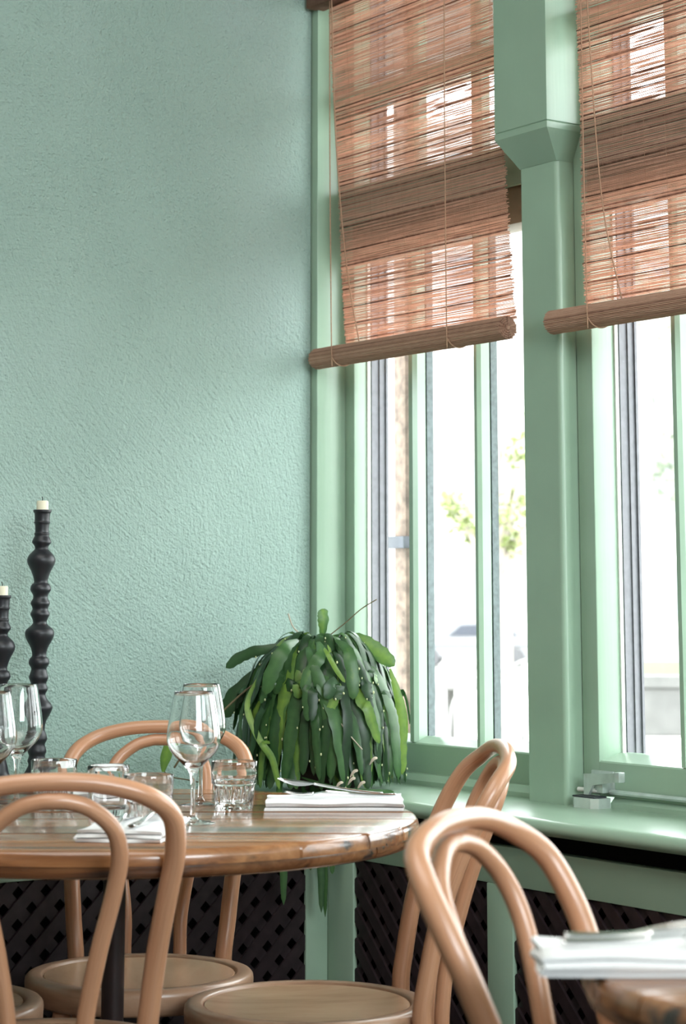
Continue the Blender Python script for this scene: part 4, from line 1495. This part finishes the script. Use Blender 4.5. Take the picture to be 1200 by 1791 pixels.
finish('pedestal', bm, M['street_metal'], tt, smooth=True, auto=40, loc=(0, 0, 0))
for k in range(3):
    bm = bmesh.new()
    c, s = math.cos(k * 2.094), math.sin(k * 2.094)
    tube(bm, smooth_path([(0, 0, 0.14), (0.15 * c, 0.15 * s, 0.10), (0.28 * c, 0.28 * s, 0.0)], 4), 0.014, 8)
    finish('foot', bm, M['street_metal'], tt, smooth=True, loc=(0, 0, 0))

def tree(label, x, d, h, clumps, leafmat, size, count, seed):
    t = thing('street_tree', label, 'tree', at(x, d, -0.02), VIEW_RZ)
    rnd = random.Random(seed)
    bm = bmesh.new()
    tube(bm, smooth_path([(0, 0, 0, ), (0.05, 0, h * 0.4), (0.0, 0.05, h * 0.75), (0.05, 0, h)], 5), [0.09 - 0.06 * i / 15 for i in range(16)], 8)
    trunk = finish('trunk', bm, M['bark'], t, smooth=True, loc=(0, 0, 0))
    for (cx_, cy_, cz_, r) in clumps:
        bm = bmesh.new()
        tube(bm, [(0, 0, h * 0.55), ((cx_) * .5, cy_ * .5, (h * 0.55 + cz_) / 2 + .05), (cx_, cy_, cz_)], [0.03, 0.02, 0.008], 6)
        finish('branch', bm, M['bark'], t, smooth=True, loc=(0, 0, 0))
    bm = bmesh.new()
    tints = []
    for k in range(count):
        cx_, cy_, cz_, r = clumps[k % len(clumps)]
        p = Vector((rnd.gauss(0, 1), rnd.gauss(0, 1), rnd.gauss(0, 1)))
        p = p.normalized() * r * rnd.random() ** 0.45
        c = Vector((cx_, cy_, cz_)) + p
        d1 = Vector((rnd.gauss(0, 1), rnd.gauss(0, 1), rnd.gauss(0, .6))).normalized()
        d2 = d1.orthogonal().normalized()
        s = size * rnd.uniform(0.7, 1.3)
        v = [bm.verts.new(c + d1 * s), bm.verts.new(c + d2 * s * .5), bm.verts.new(c - d1 * s), bm.verts.new(c - d2 * s * .5)]
        tints += [rnd.random()] * 4
        bm.faces.new(v)
    f = finish('foliage', bm, leafmat, t, loc=(0, 0, 0))
    settint(f, tints)
    f['kind'] = 'stuff'
    return t
tree('small street tree with bright green leaves beyond the middle panes', 1.0, 14.0, 2.2,
     [(-0.28, 0, 1.78, .10), (-0.20, 0, 1.66, .12), (-0.12, 0.1, 1.55, .07), (0.08, 0, 1.66, .16), (0.12, 0, 1.50, .10), (0.14, 0.1, 1.82, .10), (0.16, 0, 2.12, .12), (0.3, 0, 2.3, .12), (0.3, 0, 1.75, .14)], M['tree_leaf'], 0.032, 900, 3)
tree('pale leafy tree beyond the opening window', 3.9, 20.0, 4.0,
     [(-0.2, 0, 3.4, .8), (0.5, 0, 2.8, .7), (-0.5, 0, 2.4, .5), (0.3, 0, 2.0, .4), (0.9, 0, 3.6, .8), (-1.0, 0, 4.2, .8)], M['blossom'], 0.07, 2600, 5)

bl = thing('street_facade', 'pale rendered building across the street, windows bleached by daylight', 'building', at(6.0, 85, -1.0), VIEW_RZ - 0.1)
lbox('front', M['facade'], bl, -16, 24, 0, 8, 0, 22)
for i in range(9):
    for j in range(5):
        x = -14 + i * 4.1
        lbox('window', M['facade_glass'], bl, x, x + 1.2, -0.04, 0.02, 1.4 + j * 4.2, 3.6 + j * 4.2)
